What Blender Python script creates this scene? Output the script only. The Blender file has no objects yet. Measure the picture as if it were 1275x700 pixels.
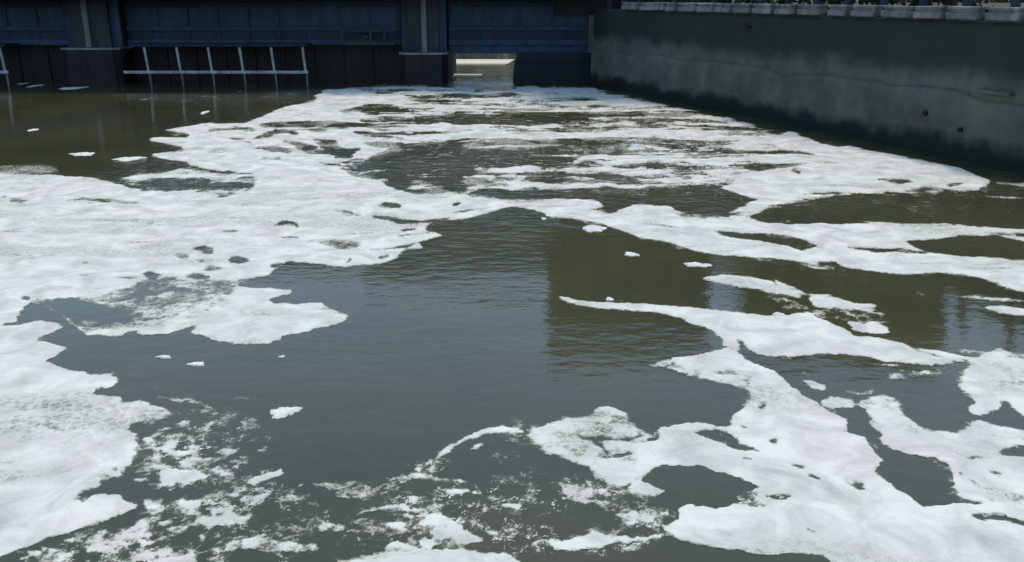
import bpy, bmesh, math, random
import numpy as np
from mathutils import Vector, Matrix
random.seed(7)
R = math.radians
sc = bpy.context.scene
C = sc.collection
# ------------------------------------------------------------------ camera, world, sun, exposure
H = 5.0                      # eye height above the water
F = 1100.0                   # focal length in photo pixels (photo is 1275 wide)
PITCH = math.atan(355.0 / F)
cd = bpy.data.cameras.new('camera'); cam = bpy.data.objects.new('camera', cd); C.objects.link(cam)
cam.location = (0, 0, H); cam.rotation_euler = (math.pi/2 - PITCH, 0, 0)
cd.sensor_width = 36; cd.lens = F / 1275 * 36; cd.clip_start = 0.1; cd.clip_end = 6000
sc.camera = cam
SUN_EL, SUN_AZ = 58.0, 10.0  # degrees; azimuth clockwise from +Y (behind the gates)
w = bpy.data.worlds.new('World'); sc.world = w; w.use_nodes = True
nt = w.node_tree; bg = nt.nodes['Background']
sky = nt.nodes.new('ShaderNodeTexSky'); sky.sky_type = 'NISHITA'; sky.sun_disc = False
sky.sun_elevation = R(SUN_EL); sky.sun_rotation = R(SUN_AZ); sky.air_density = 1.4; sky.dust_density = 0.7; sky.ozone_density = 3.0
nt.links.new(sky.outputs[0], bg.inputs[0]); bg.inputs[1].default_value = 0.145
sl = bpy.data.lights.new('sun', 'SUN'); sun = bpy.data.objects.new('sun', sl); C.objects.link(sun)
sl.energy = 1.95; sl.angle = R(10); sl.color = (1.0, 0.90, 0.76)
sd = Vector((math.sin(R(SUN_AZ))*math.cos(R(SUN_EL)), math.cos(R(SUN_AZ))*math.cos(R(SUN_EL)), math.sin(R(SUN_EL))))
sun.rotation_euler = sd.to_track_quat('Z', 'Y').to_euler()
sc.view_settings.view_transform = 'Standard'; sc.view_settings.look = 'None'
sc.view_settings.exposure = 0.2; sc.view_settings.gamma = 1.0
sc.render.filter_size = 2.2   # soft phone-video picture

cp, sp_ = math.cos(PITCH), math.sin(PITCH)
def at(px, py, z=0.0):
    """point at height z seen at photo pixel px, py"""
    a = (px - 637.5) / F; b = (350 - py) / F
    dy = cp + b*sp_; dz = -sp_ + b*cp
    t = (z - H) / dz
    return Vector((a*t, dy*t, z))
def onY(px, py, Y):
    a = (px - 637.5) / F; b = (350 - py) / F
    t = Y / (cp + b*sp_)
    return Vector((a*t, Y, H + (-sp_ + b*cp)*t))
def proj(X, Y, Z):
    zc = Y*cp - (Z - H)*sp_; yc = Y*sp_ + (Z - H)*cp
    return 637.5 + F*X/zc, 350 - F*yc/zc

# ------------------------------------------------------------------ numpy noise
def _hash(ix, iy, s):
    h = (ix.astype(np.int64)*374761393 + iy.astype(np.int64)*668265263 + s*1274126177) & 0xFFFFFFFF
    h = ((h ^ (h >> 13)) * 1274126177) & 0xFFFFFFFF
    h = h ^ (h >> 16)
    return (h & 0xFFFFFF) / float(0xFFFFFF)
def vnoise(x, y, s=0):
    ix = np.floor(x); iy = np.floor(y); fx = x-ix; fy = y-iy
    fx = fx*fx*(3-2*fx); fy = fy*fy*(3-2*fy)
    a = _hash(ix, iy, s); b = _hash(ix+1, iy, s); c = _hash(ix, iy+1, s); d = _hash(ix+1, iy+1, s)
    return (a*(1-fx)+b*fx)*(1-fy) + (c*(1-fx)+d*fx)*fy
def fbm(x, y, s=0, o=4, g=0.5):
    t = 0*x; a = 1.0; n = 0.0
    for k in range(o):
        c, q = math.cos(0.6*k), math.sin(0.6*k)
        t = t + a*vnoise((c*x-q*y)*2**k+17.3*k, (q*x+c*y)*2**k-9.1*k, s+k); n += a; a *= g
    return t/n
def sstep(a, b, x):
    t = np.clip((x-a)/(b-a), 0, 1); return t*t*(3-2*t)

# ------------------------------------------------------------------ chart of the foam: outlines of the rafts, leads and streaks on the water
X0, Y0, CW, CH_ = -320, 92, 1940, 820
V = np.zeros((CH_, CW), np.float32)      # how closely foam covers the water
Rg = np.zeros((CH_, CW), np.float32)     # how broken up it is
def polymask(pts, bl):
    xs = [p[0] for p in pts]; ys = [p[1] for p in pts]
    m = int(4*bl)+5
    x0 = max(int(min(xs))-m, X0); x1 = min(int(max(xs))+m+1, X0+CW); y0 = max(int(min(ys))-m, Y0); y1 = min(int(max(ys))+m+1, Y0+CH_)
    if x1 <= x0 or y1 <= y0: return None
    gx, gy = np.meshgrid(np.arange(x0, x1)+.5, np.arange(y0, y1)+.5)
    ins = np.zeros(gx.shape, bool); n = len(pts)
    for i in range(n):
        ax, ay = pts[i]; bx, by = pts[(i+1) % n]
        if ay == by: continue
        cr = ((gy < ay) != (gy < by)) & (gx < (bx-ax)*(gy-ay)/(by-ay)+ax)
        ins ^= cr
    f = ins.astype(np.float32)
    return (slice(y0-Y0, y1-Y0), slice(x0-X0, x1-X0)), blur(f, bl)
def blur(f, bl):
    k = int(round(bl))
    if k < 1: return f
    pd = 4*k+4; f = np.pad(f, pd, mode='edge')
    for ax in (0, 1):
        for _ in range(2):
            acc = np.zeros_like(f)
            kk = k*2 if ax == 1 else k
            for d in range(-kk, kk+1): acc += np.roll(f, d, ax)
            f = acc/(2*kk+1)
    return f[pd:-pd, pd:-pd]
def P(v, pts, bl=1, rough=None):
    r = polymask(pts, bl)
    if r is None: return
    s, f = r
    V[s] = V[s]*(1-f)+v*f
    if rough is not None: Rg[s] = Rg[s]*(1-f)+rough*f
def L(v, pts, wd, bl=1):
    """streak along a line, width wd at the middle, tapering"""
    up, dn = [], []
    n = len(pts)
    for i, (x, y) in enumerate(pts):
        tpr = 1.0 if n < 3 else (0.35 if i in (0, n-1) else 1.0)
        dx = pts[min(i+1, n-1)][0]-pts[max(i-1, 0)][0]; dy = pts[min(i+1, n-1)][1]-pts[max(i-1, 0)][1]
        l = math.hypot(dx, dy) or 1
        up.append((x - dy/l*wd*tpr/2, y + dx/l*wd*tpr/2)); dn.append((x + dy/l*wd*tpr/2, y - dx/l*wd*tpr/2))
    P(v, up+dn[::-1], bl)
def E(v, x, y, rx, ry, bl=1):
    P(v, [(x+rx*math.cos(a)*(1+.22*math.sin(3*a+x)), y+ry*math.sin(a)*(1+.2*math.cos(2*a+y))) for a in [k*math.pi/7 for k in range(14)]], bl)
# pale low-cover bands on the open water under the gates
P(.22, [(120, 109), (400, 109), (370, 128), (300, 133), (150, 131)], 3)
P(.20, [(-300, 109), (40, 109), (45, 132), (-300, 136)], 3)
# boiling water below the raised gate, broken foam
P(.56, [(470, 107), (735, 109), (790, 124), (860, 137), (940, 156), (1030, 179), (1130, 198), (1226, 220), (1218, 238), (1060, 243), (940, 262), (760, 268),
        (640, 258), (560, 246), (480, 232), (430, 215), (380, 190), (360, 150), (400, 115)], 2, rough=1)
# upper left arm
P(1, [(480, 107), (440, 109), (418, 112), (404, 114), (397, 121), (388, 128), (356, 132), (335, 141), (318, 148), (300, 153), (262, 153), (235, 157), (200, 163),
      (238, 166), (232, 171), (205, 171), (183, 173), (200, 178), (232, 184), (225, 188), (205, 190), (185, 192), (210, 199), (235, 200), (243, 208), (262, 213), (300, 217), (340, 219),
      (420, 230), (470, 232), (440, 216), (390, 200), (470, 200), (520, 180), (460, 160), (440, 145), (500, 135), (560, 128), (600, 108)], 1, rough=.7)
P(.45, [(505, 117), (560, 114), (608, 111), (620, 120), (600, 131), (510, 130)], 2)
P(1, [(640, 108), (735, 110), (760, 118), (830, 130), (800, 134), (700, 130), (660, 125), (640, 118)], 1)
L(.3, [(440, 112), (480, 117), (500, 113)], 4)
L(.15, [(323, 157), (360, 154), (395, 154), (430, 157), (452, 157)], 6); L(.2, [(428, 138), (460, 134), (500, 137), (515, 138)], 6)
P(.2, [(452, 137), (480, 134), (520, 140), (515, 152), (480, 152), (460, 146)], 2)
L(.25, [(322, 171), (345, 165), (368, 166), (372, 171)], 5); L(.15, [(350, 176), (375, 181), (395, 188)], 6); L(.1, [(375, 174), (405, 173), (420, 176)], 6)
P(.3, [(395, 178), (418, 176), (420, 184), (445, 188), (440, 193), (405, 192)], 1)
L(.2, [(320, 183), (340, 187), (358, 188)], 4); L(.4, [(320, 197), (350, 198)], 3); L(.2, [(415, 196), (440, 197)], 4)
L(.15, [(440, 166), (470, 168), (500, 170), (520, 166)], 6)
# open olive leads in the boil
P(.02, [(515, 144), (580, 141), (610, 146), (640, 143), (735, 141), (742, 147), (700, 153), (640, 156), (560, 157), (520, 155)], 1, rough=.9)
L(.0, [(690, 157), (715, 157), (728, 158)], 5); L(.05, [(515, 165), (560, 165)], 5); L(.1, [(580, 171), (640, 168), (680, 170)], 6)
P(0, [(461, 197), (501, 180), (538, 175), (571, 174), (576, 184), (640, 187), (700, 190), (712, 200), (700, 208), (640, 205), (596, 216), (576, 226), (579, 241), (556, 240), (553, 231),
      (521, 225), (496, 231), (481, 225), (496, 215), (476, 210)], 1, rough=.8)
P(.3, [(640, 178), (700, 178), (740, 184), (760, 190), (700, 196), (640, 190)], 2)
P(.02, [(655, 220), (680, 214), (700, 218), (710, 226), (690, 228), (655, 227)], 1)
P(.2, [(735, 216), (760, 215), (785, 221), (800, 226), (780, 229), (745, 226)], 1); P(.2, [(790, 204), (815, 201), (850, 202), (882, 212), (880, 218), (830, 216)], 1)
P(.15, [(925, 205), (960, 203), (985, 208), (960, 214), (930, 216)], 1)
P(0, [(580, 243), (600, 237), (650, 238), (760, 236), (860, 236), (895, 234), (920, 243), (945, 250), (925, 257), (905, 265), (890, 267), (845, 266), (812, 257), (785, 257), (768, 266),
      (752, 264), (748, 254), (700, 248), (640, 248), (590, 248)], 1, rough=.6)
# foam lines across the boil
for v, pts, wd in [(1, [(500, 132), (560, 134), (640, 133), (740, 130)], 4), (.9, [(520, 142), (600, 142), (660, 139)], 2.2), (1, [(470, 164), (510, 161), (560, 160), (585, 166), (640, 163)], 4),
        (1, [(500, 174), (540, 170), (575, 168), (640, 172), (700, 172)], 4), (1, [(440, 193), (480, 188), (510, 186), (522, 184)], 4), (1, [(400, 203), (440, 205), (475, 203)], 4),
        (.9, [(577, 180), (610, 184), (650, 184), (700, 182)], 4.5), (1, [(681, 173), (730, 170), (770, 166)], 5), (.8, [(555, 191), (575, 192), (588, 191)], 3.4),
        (.7, [(485, 214), (510, 218), (545, 214), (562, 206)], 3.5), (.6, [(590, 208), (620, 212), (650, 210), (662, 206)], 5), (.55, [(520, 222), (545, 222)], 5),
        (1, [(575, 222), (600, 220), (620, 226), (645, 230), (700, 233), (760, 231), (800, 234), (850, 231)], 4), (.7, [(580, 227), (610, 232), (640, 236)], 3),
        (.8, [(660, 213), (690, 213), (715, 222), (735, 228)], 4), (1, [(708, 207), (730, 199), (745, 195), (790, 196), (850, 196)], 6), (1, [(738, 206), (770, 212), (800, 213), (850, 222)], 5),
        (1, [(745, 186), (790, 184), (820, 188)], 4), (1, [(760, 164), (800, 162), (840, 166), (900, 172)], 7), (1, [(720, 127), (780, 130), (835, 133)], 5),
        (1, [(780, 168), (860, 172), (950, 176)], 5), (1, [(850, 148), (905, 150), (940, 158)], 4)]:
    L(v, pts, wd)
for v, pts, wd in [(.3, [(750, 147), (800, 149), (830, 145)], 5), (.35, [(760, 157), (800, 158), (860, 155)], 3.5), (.3, [(855, 158), (900, 160), (938, 160)], 3), (.3, [(800, 181), (850, 179), (900, 182), (960, 187)], 5),
        (.1, [(764, 186), (778, 184)], 4), (.35, [(640, 178), (720, 176), (810, 178)], 4), (.25, [(955, 186), (1000, 193), (1035, 195)], 2.5), (.4, [(980, 170), (1005, 177), (1030, 178)], 3)]:
    L(v, pts, wd)
for v, pts, wd in [(1, [(500, 133), (560, 134), (640, 133), (740, 131)], 3.5), (1, [(490, 163), (530, 161), (560, 160)], 4), (1, [(560, 165), (600, 167), (680, 166), (740, 163)], 3.5), (1, [(505, 175), (540, 171), (572, 168)], 4.5),
        (1, [(680, 173), (740, 170), (800, 168), (900, 171)], 5), (1, [(596, 183), (640, 184), (700, 181)], 4), (.1, [(640, 178), (700, 177), (745, 179)], 3.5), (.15, [(740, 190), (790, 192), (840, 190)], 3),
        (1, [(760, 197), (820, 196), (880, 200)], 5), (.15, [(745, 144), (790, 147), (820, 146)], 3.5), (1, [(770, 140), (840, 142), (900, 150)], 4), (.2, [(765, 153), (830, 156), (880, 155)], 2.5), (1, [(800, 225), (860, 226), (910, 222)], 5),
        (.1, [(640, 213), (700, 212), (720, 210)], 3), (.9, [(595, 205), (625, 209), (650, 206)], 4), (1, [(578, 221), (602, 221), (640, 230), (720, 233), (850, 232)], 4), (.2, [(612, 224), (650, 226), (700, 229)], 2.5),
        (.05, [(460, 144), (500, 147), (515, 152)], 5), (1, [(455, 153), (500, 156), (560, 155)], 3), (.9, [(520, 139), (600, 141), (700, 139)], 2)]:
    L(v, pts, wd)
# swirling dark leads through the upper arm and the boil
for v, pts, wd in [(.08, [(322, 157), (350, 154), (372, 151), (400, 153), (430, 156), (454, 158)], 7), (.25, [(372, 160), (400, 163), (430, 161)], 4), (.1, [(318, 172), (340, 168), (358, 165), (372, 169)], 6),
        (.2, [(372, 173), (395, 172), (412, 176), (420, 184)], 5), (.15, [(348, 177), (368, 181), (388, 189), (400, 191)], 5), (.15, [(395, 190), (420, 191), (448, 186)], 5), (.15, [(318, 185), (340, 186), (360, 190)], 4),
        (.3, [(325, 197), (352, 198)], 3.5), (.3, [(385, 205), (410, 206), (435, 204)], 3), (.2, [(262, 163), (290, 160), (318, 163)], 3.5), (.2, [(285, 170), (305, 175), (318, 182)], 4),
        (.1, [(427, 138), (450, 136), (480, 134), (505, 136)], 6), (.15, [(440, 168), (470, 169), (505, 170)], 5), (.2, [(452, 178), (480, 180), (500, 178)], 4), (.3, [(470, 117), (500, 114), (530, 118)], 5), (.3, [(440, 205), (465, 208), (480, 212)], 4),
        (.25, [(740, 136), (790, 138), (840, 137)], 3.5), (.2, [(760, 146), (800, 148), (850, 146)], 4), (.25, [(860, 160), (900, 162), (945, 161)], 3.5), (.2, [(750, 158), (790, 157), (830, 159)], 3.5), (.15, [(800, 178), (850, 182), (905, 186), (955, 188)], 6),
        (.2, [(850, 196), (890, 198), (930, 195)], 4), (.15, [(790, 206), (830, 207), (880, 215)], 8), (.15, [(735, 219), (770, 222), (800, 228)], 8), (.25, [(880, 226), (905, 229), (925, 225)], 4), (.2, [(915, 206), (945, 204), (975, 207)], 7),
        (.3, [(690, 122), (720, 121), (745, 124)], 3), (.25, [(640, 126), (690, 127), (730, 126)], 3), (.3, [(960, 176), (990, 184), (1020, 190)], 4), (.3, [(970, 196), (1000, 199), (1050, 198)], 4), (.3, [(1050, 208), (1080, 210), (1110, 208)], 3)]:
    L(v, pts, wd)
# bright raft against the right wall
P(1, [(985, 164), (1010, 178), (1055, 182), (1130, 198), (1190, 208), (1228, 221), (1236, 229), (1222, 238), (1150, 238), (1060, 243), (1000, 247), (965, 254), (948, 262), (934, 270), (900, 268),
      (928, 257), (945, 248), (900, 236), (930, 218), (990, 210), (1040, 200), (1000, 190), (960, 180)], 1, rough=.3)
P(0, [(1003, 168), (1030, 170), (1056, 180), (1050, 184), (1020, 179)], 1)
P(.15, [(1090, 222), (1130, 222), (1142, 228), (1120, 229), (1095, 226)], 1); P(.25, [(1175, 230), (1200, 227), (1197, 233), (1180, 234)], 1)
L(.2, [(980, 203), (1020, 204), (1058, 202)], 3); L(.3, [(955, 207), (980, 203)], 3); L(.35, [(985, 215), (997, 216)], 4); L(.4, [(1150, 219), (1180, 220), (1225, 224)], 2.5)
L(.2, [(1000, 243), (1040, 241), (1060, 243)], 3); L(.3, [(1110, 238), (1160, 235), (1190, 238)], 3)
# right-hand bands
P(1, [(560, 246), (640, 251), (700, 249), (740, 250), (748, 257), (728, 262), (760, 269), (780, 261), (802, 257), (832, 258), (845, 267), (890, 270), (930, 270), (948, 274),
      (1000, 279), (1100, 276), (1200, 279), (1275, 286), (1640, 300), (1640, 440), (1275, 364), (1256, 360), (1226, 348), (1200, 343), (1168, 340), (1131, 343), (1100, 340), (1050, 333),
      (1018, 331), (990, 325), (960, 322), (906, 319), (866, 313), (828, 303), (790, 295), (765, 285), (723, 275), (688, 273), (665, 261), (640, 259), (615, 264), (581, 271), (536, 276), (500, 270)], 1, rough=.15)
P(0, [(945, 266), (965, 257), (1050, 247), (1100, 243), (1160, 242), (1215, 244), (1225, 232), (1240, 228), (1640, 228), (1640, 296), (1275, 284), (1200, 278), (1100, 275), (1000, 278), (960, 277), (944, 272)], 1)
L(.8, [(1215, 243), (1240, 246), (1300, 248), (1400, 250)], 2.5); L(.8, [(1240, 228), (1275, 230), (1350, 231)], 4); L(.35, [(1225, 236), (1300, 238)], 3)
P(0, [(1125, 301), (1140, 298), (1180, 296), (1195, 293), (1240, 293), (1275, 300), (1640, 330), (1640, 345), (1275, 323), (1240, 322), (1200, 320), (1160, 315), (1140, 309)], 1)
L(.05, [(1052, 308), (1090, 312), (1125, 313), (1155, 315)], 5); L(0, [(1230, 290), (1280, 293), (1400, 298)], 3)
P(.05, [(878, 289), (905, 289), (960, 292), (1005, 299), (1022, 306), (996, 312), (975, 306), (940, 300), (900, 294)], 1)
P(0, [(1014, 326), (1040, 326), (1050, 334), (1040, 332), (1018, 329)], 1); L(.9, [(992, 328), (1015, 334), (1040, 335)], 4)
L(.4, [(790, 279), (820, 280), (850, 286)], 4); L(.25, [(840, 268), (870, 272), (905, 270), (925, 264)], 4)
P(.1, [(745, 258), (778, 258), (765, 267), (740, 262)], 1)
# left raft
P(1, [(-320, 214), (0, 216), (75, 219), (120, 223), (145, 231), (175, 238), (230, 238), (262, 242), (300, 222), (330, 216), (390, 204), (430, 212), (470, 225), (495, 238), (520, 243), (560, 241), (590, 246), (640, 254),
      (613, 264), (581, 271), (536, 276), (530, 285), (553, 293), (540, 296), (520, 302), (528, 309), (500, 312), (493, 322), (470, 329), (430, 333), (407, 330), (357, 327), (345, 335), (335, 344),
      (318, 349), (296, 350), (300, 357), (365, 361), (362, 366), (335, 373), (345, 378), (400, 378), (418, 388), (433, 392), (430, 400), (410, 406), (390, 410), (372, 416), (350, 419), (350, 424), (335, 429),
      (300, 430), (265, 424), (240, 414), (247, 405), (210, 416), (170, 413), (110, 418), (96, 410), (80, 398), (62, 384), (40, 376), (18, 398), (36, 402), (50, 399), (72, 402), (78, 408), (60, 417), (42, 424),
      (62, 427), (85, 433), (68, 444), (55, 449), (83, 461), (100, 463), (106, 466), (141, 467), (151, 474), (141, 482), (120, 484), (118, 490), (151, 494), (156, 500), (181, 499), (196, 507), (216, 515),
      (201, 523), (161, 529), (173, 546), (168, 560), (163, 575), (153, 590), (125, 598), (120, 605), (105, 610), (93, 618), (105, 627), (110, 620), (125, 614), (151, 617), (173, 633), (146, 644), (120, 649),
      (95, 660), (50, 673), (20, 686), (0, 692), (-320, 810)], 1, rough=.12)
P(.45, [(-300, 206), (60, 205), (85, 212), (80, 218), (-300, 216)], 3)
P(.5, [(140, 226), (180, 214), (240, 211), (265, 215), (320, 219), (310, 240), (275, 246), (225, 236), (180, 236)], 2, rough=.7)
L(.9, [(205, 218), (225, 212), (240, 214)], 4); L(.95, [(252, 229), (285, 226), (315, 229)], 6); L(.25, [(255, 240), (280, 245), (295, 241)], 5)
L(.3, [(0, 243), (15, 248), (30, 249), (45, 246)], 4); L(.25, [(82, 250), (105, 246), (130, 251), (178, 252)], 4); L(.4, [(50, 240), (90, 239), (105, 243)], 2.5)
# grey broken film between the left raft and its tongues
P(.62, [(38, 374), (60, 373), (85, 376), (112, 368), (150, 363), (185, 347), (200, 342), (235, 349), (270, 348), (292, 352), (290, 370), (262, 385), (262, 393), (238, 402), (205, 400), (172, 406), (112, 416), (98, 408), (80, 396), (60, 384)], 2, rough=.7)
P(.16, [(42, 374), (62, 376), (92, 374), (130, 384), (160, 392), (178, 398), (150, 402), (112, 398), (92, 404), (80, 394), (55, 382)], 2)
P(1, [(118, 413), (140, 411), (158, 415), (150, 419), (125, 417)], 1); P(1, [(170, 414), (190, 407), (218, 404), (220, 410), (195, 417), (176, 418)], 1)
L(.9, [(238, 405), (255, 396), (275, 394)], 5); E(.9, 286, 402, 9, 4); E(.9, 177, 404, 6, 3); L(.8, [(100, 403), (118, 402)], 5); L(.6, [(155, 384), (185, 386)], 4); L(.6, [(210, 386), (240, 384)], 4)
P(.05, [(292, 352), (320, 346), (345, 345), (345, 356), (320, 358), (300, 357)], 1); P(.1, [(335, 374), (365, 371), (396, 376), (360, 378)], 1)
L(.1, [(3, 404), (22, 403), (38, 400)], 5); L(.2, [(25, 371), (38, 373)], 5); L(.2, [(46, 376), (75, 374), (105, 371)], 4)
for x, y, rx, ry, v in [(297, 324, 13, 4, .2), (255, 312, 14, 5, .45), (230, 320, 10, 4, .5), (107, 327, 6, 2, .4), (133, 327, 6, 2, .4), (170, 303, 11, 2, .5), (105, 343, 10, 2, .45), (155, 346, 22, 2, .5), (245, 344, 14, 4, .3),
        (190, 343, 12, 4, .35), (160, 284, 25, 5, .8), (60, 328, 8, 5, .75), (265, 335, 12, 3, .5), (253, 325, 10, 2, .6), (240, 272, 20, 2, .75), (250, 293, 18, 2, .75), (285, 289, 9, 3, .6), (185, 279, 7, 2, .6)]:
    E(v, x, y, rx, ry)
L(.1, [(340, 282), (352, 277), (365, 277), (372, 283)], 5); L(.25, [(412, 262), (430, 265), (455, 268)], 3); P(.1, [(465, 259), (480, 253), (500, 255), (498, 260), (480, 261)], 1); L(.15, [(565, 254), (573, 255)], 5)
L(.05, [(465, 269), (485, 271), (500, 275), (530, 275), (560, 272)], 5); L(.2, [(553, 265), (580, 263), (610, 260)], 3); L(.3, [(500, 286), (520, 284)], 4); L(.3, [(497, 294), (535, 289)], 3); L(.35, [(350, 297), (372, 297)], 3)
P(.45, [(380, 300), (415, 296), (450, 300), (450, 308), (425, 312), (395, 306)], 2); L(.15, [(428, 330), (436, 322), (438, 320)], 5); L(.15, [(470, 322), (485, 318)], 5); L(.2, [(475, 310), (510, 307), (525, 302)], 5)
L(.3, [(335, 333), (350, 330)], 4); L(.25, [(402, 328), (406, 333)], 4); L(.35, [(460, 312), (480, 312)], 3)
for x, y, rx, ry, v in [(22, 546, 8, 3, .35), (17, 553, 7, 4, .3), (60, 560, 12, 4, .78), (145, 584, 4, 3, .25), (130, 595, 12, 5, .3), (95, 622, 10, 4, .15)]: E(v, x, y, rx, ry)
P(.90, [(-300, 470), (60, 500), (150, 520), (165, 560), (140, 590), (90, 612), (100, 628), (0, 635), (-300, 640)], 9)
P(1, [(-300, 650), (0, 637), (60, 632), (105, 632), (115, 622), (150, 618), (172, 633), (146, 643), (100, 655), (50, 672), (0, 690), (-300, 800)], 3)
# drifting flakes lower left (broken film, thickened below)
P(.33, [(175, 548), (200, 515), (260, 505), (318, 512), (338, 560), (330, 590), (300, 602), (200, 612), (170, 600)], 8, rough=1)
P(.34, [(100, 662), (170, 640), (260, 612), (340, 600), (400, 600), (420, 650), (400, 690), (440, 720), (440, 800), (-100, 800), (0, 705)], 8, rough=1)
P(.24, [(500, 575), (560, 560), (575, 600), (640, 610), (650, 680), (420, 700), (400, 660), (420, 620)], 8, rough=1)
P(.17, [(560, 600), (650, 585), (800, 600), (850, 650), (830, 700), (560, 700)], 8, rough=1)
P(.2, [(640, 500), (700, 505), (660, 600), (600, 600), (600, 560)], 10, rough=1)
for v, pts in [(.95, [(195, 594), (215, 588), (250, 586), (257, 596), (230, 603), (208, 601)]), (.8, [(203, 562), (232, 560), (236, 566), (212, 568)]),
        (.9, [(235, 572), (262, 570), (266, 575), (245, 579), (235, 577)]), (.85, [(225, 626), (248, 622), (248, 631), (230, 633)]), (.8, [(250, 634), (288, 631), (290, 638), (262, 642)]),
        (.8, [(305, 602), (318, 592), (340, 588), (354, 582), (356, 590), (330, 598), (316, 605)]), (.9, [(302, 673), (320, 670), (345, 667), (352, 675), (400, 674), (400, 685), (336, 689), (330, 681), (304, 681)]),
        (.75, [(102, 684), (125, 677), (140, 682), (150, 690), (120, 689)]), (.75, [(150, 668), (180, 664), (204, 660), (190, 667), (155, 672)]), (.6, [(177, 622), (205, 620), (198, 636), (182, 638)]),
        (.8, [(175, 672), (195, 674), (192, 680), (180, 679)]), (.85, [(205, 697), (240, 694), (246, 704), (215, 706)]), (.7, [(195, 648), (216, 645), (214, 651), (200, 654)]),
        (.62, [(392, 604), (440, 599), (478, 600), (500, 594), (513, 588), (514, 596), (500, 610), (480, 612), (460, 622), (430, 621), (400, 612)]),
        (.6, [(395, 655), (410, 644), (424, 652), (470, 649), (505, 652), (500, 660), (460, 656), (400, 662)]), (.75, [(505, 640), (545, 642), (562, 645), (575, 660), (600, 672), (580, 677), (562, 670), (540, 665), (530, 655), (508, 650)]),
        (.85, [(422, 697), (445, 690), (478, 688), (482, 680), (495, 672), (512, 680), (530, 684), (570, 684), (600, 689), (632, 689), (650, 700), (700, 790), (400, 790)]),
        (.8, [(565, 676), (590, 670), (604, 672), (585, 678)]), (.8, [(525, 672), (540, 672), (538, 682), (528, 684)])]:
    P(v, pts, 1)
for v, pts, wd in [(.75, [(545, 570), (560, 560), (575, 549), (592, 541), (606, 537), (628, 535), (655, 537)], 6), (.7, [(490, 600), (515, 592), (560, 598), (592, 602)], 6), (.7, [(520, 588), (528, 578), (545, 572)], 7), (.6, [(585, 560), (600, 556)], 4), (.6, [(592, 600), (600, 625), (602, 640)], 5), (.7, [(445, 640), (500, 632), (530, 640)], 5), (.6, [(628, 632), (645, 630), (668, 631)], 5), (.6, [(600, 663), (615, 668), (632, 668)], 4),
        (.5, [(182, 488), (190, 484), (205, 485)], 4), (.6, [(190, 494), (215, 499), (232, 497), (250, 501), (262, 508)], 6), (.5, [(285, 500), (298, 496), (312, 498)], 4),
        (.5, [(285, 568), (300, 572), (318, 571)], 4), (.4, [(300, 560), (290, 565), (275, 560)], 4), (.4, [(350, 580), (362, 577), (376, 578)], 4), (.55, [(520, 580), (535, 585), (545, 575), (552, 571)], 6),
        (.5, [(535, 605), (560, 614), (592, 612)], 7), (.5, [(510, 622), (525, 617)], 5), (.5, [(500, 640), (510, 650), (520, 668)], 6)]:
    L(v, pts, wd)
for x, y, rx, ry in [(282, 540, 9, 4), (237, 547, 6, 3), (183, 547, 5, 3), (315, 526, 8, 6), (332, 545, 6, 3), (195, 582, 8, 4), (172, 597, 7, 3), (268, 548, 4, 3), (210, 671, 6, 3), (253, 672, 4, 4), (272, 668, 7, 3), (40, 690, 9, 4), (60, 684, 12, 3), (88, 672, 8, 3), (30, 698, 8, 3)]:
    E(.7, x, y, rx, ry)
# diagonal raft from the middle to the right
P(.9, [(688, 369), (700, 370), (722, 374), (735, 377), (760, 380), (810, 380), (858, 383), (881, 388), (930, 393), (975, 394), (993, 391), (1005, 387), (1030, 400), (1050, 409), (1062, 418), (1095, 420),
       (1128, 428), (1141, 436), (1165, 444), (1200, 447), (1200, 451), (1156, 453), (1120, 452), (1096, 449), (1080, 445), (1030, 441), (995, 444), (955, 444), (932, 436), (922, 424), (906, 421), (891, 414),
       (861, 402), (840, 396), (815, 389), (760, 386), (720, 381), (700, 375)], 1, rough=.15)
L(1, [(735, 377), (800, 382), (870, 388), (980, 400), (1040, 418), (1120, 440), (1160, 449)], 8)
P(1, [(893, 392), (930, 396), (985, 397), (1010, 394), (1050, 418), (1120, 436), (1080, 442), (1000, 440), (945, 438), (925, 418)], 2)
P(1, [(1056, 401), (1085, 399), (1104, 407), (1108, 414), (1085, 415), (1062, 411)], 1, rough=.5)
P(1, [(876, 347), (898, 341), (925, 344), (960, 349), (968, 356), (985, 363), (1003, 370), (990, 371), (962, 366), (940, 360), (915, 358), (890, 352)], 1, rough=.4)
P(1, [(1004, 371), (1020, 367), (1042, 370), (1060, 377), (1093, 380), (1090, 386), (1060, 390), (1035, 388), (1012, 381)], 1, rough=.5)
P(.5, [(1010, 386), (1040, 384), (1095, 388), (1060, 396), (1040, 400), (1015, 394)], 1, rough=1)
for x, y, rx, ry, v in [(737, 286, 10, 3.5, .9)]: E(v, x, y, rx, ry)
L(.6, [(1128, 364), (1145, 366), (1162, 372)], 3.5); L(.75, [(1180, 370), (1215, 371), (1250, 374), (1300, 376)], 4); P(.75, [(1222, 382), (1250, 380), (1290, 386), (1420, 400), (1420, 412), (1275, 394), (1240, 390)], 1)
L(.35, [(1105, 355), (1130, 352)], 5); L(.3, [(1180, 345), (1200, 343)], 5)
P(.62, [(805, 454), (822, 451), (840, 444), (870, 441), (888, 436), (915, 436), (920, 450), (932, 455), (955, 458), (950, 485), (944, 492), (916, 480), (878, 474), (850, 466), (828, 460)], 1, rough=.7)
L(.9, [(885, 441), (900, 438), (914, 438)], 5); L(.9, [(835, 460), (860, 466), (890, 466), (915, 462)], 5)
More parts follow.
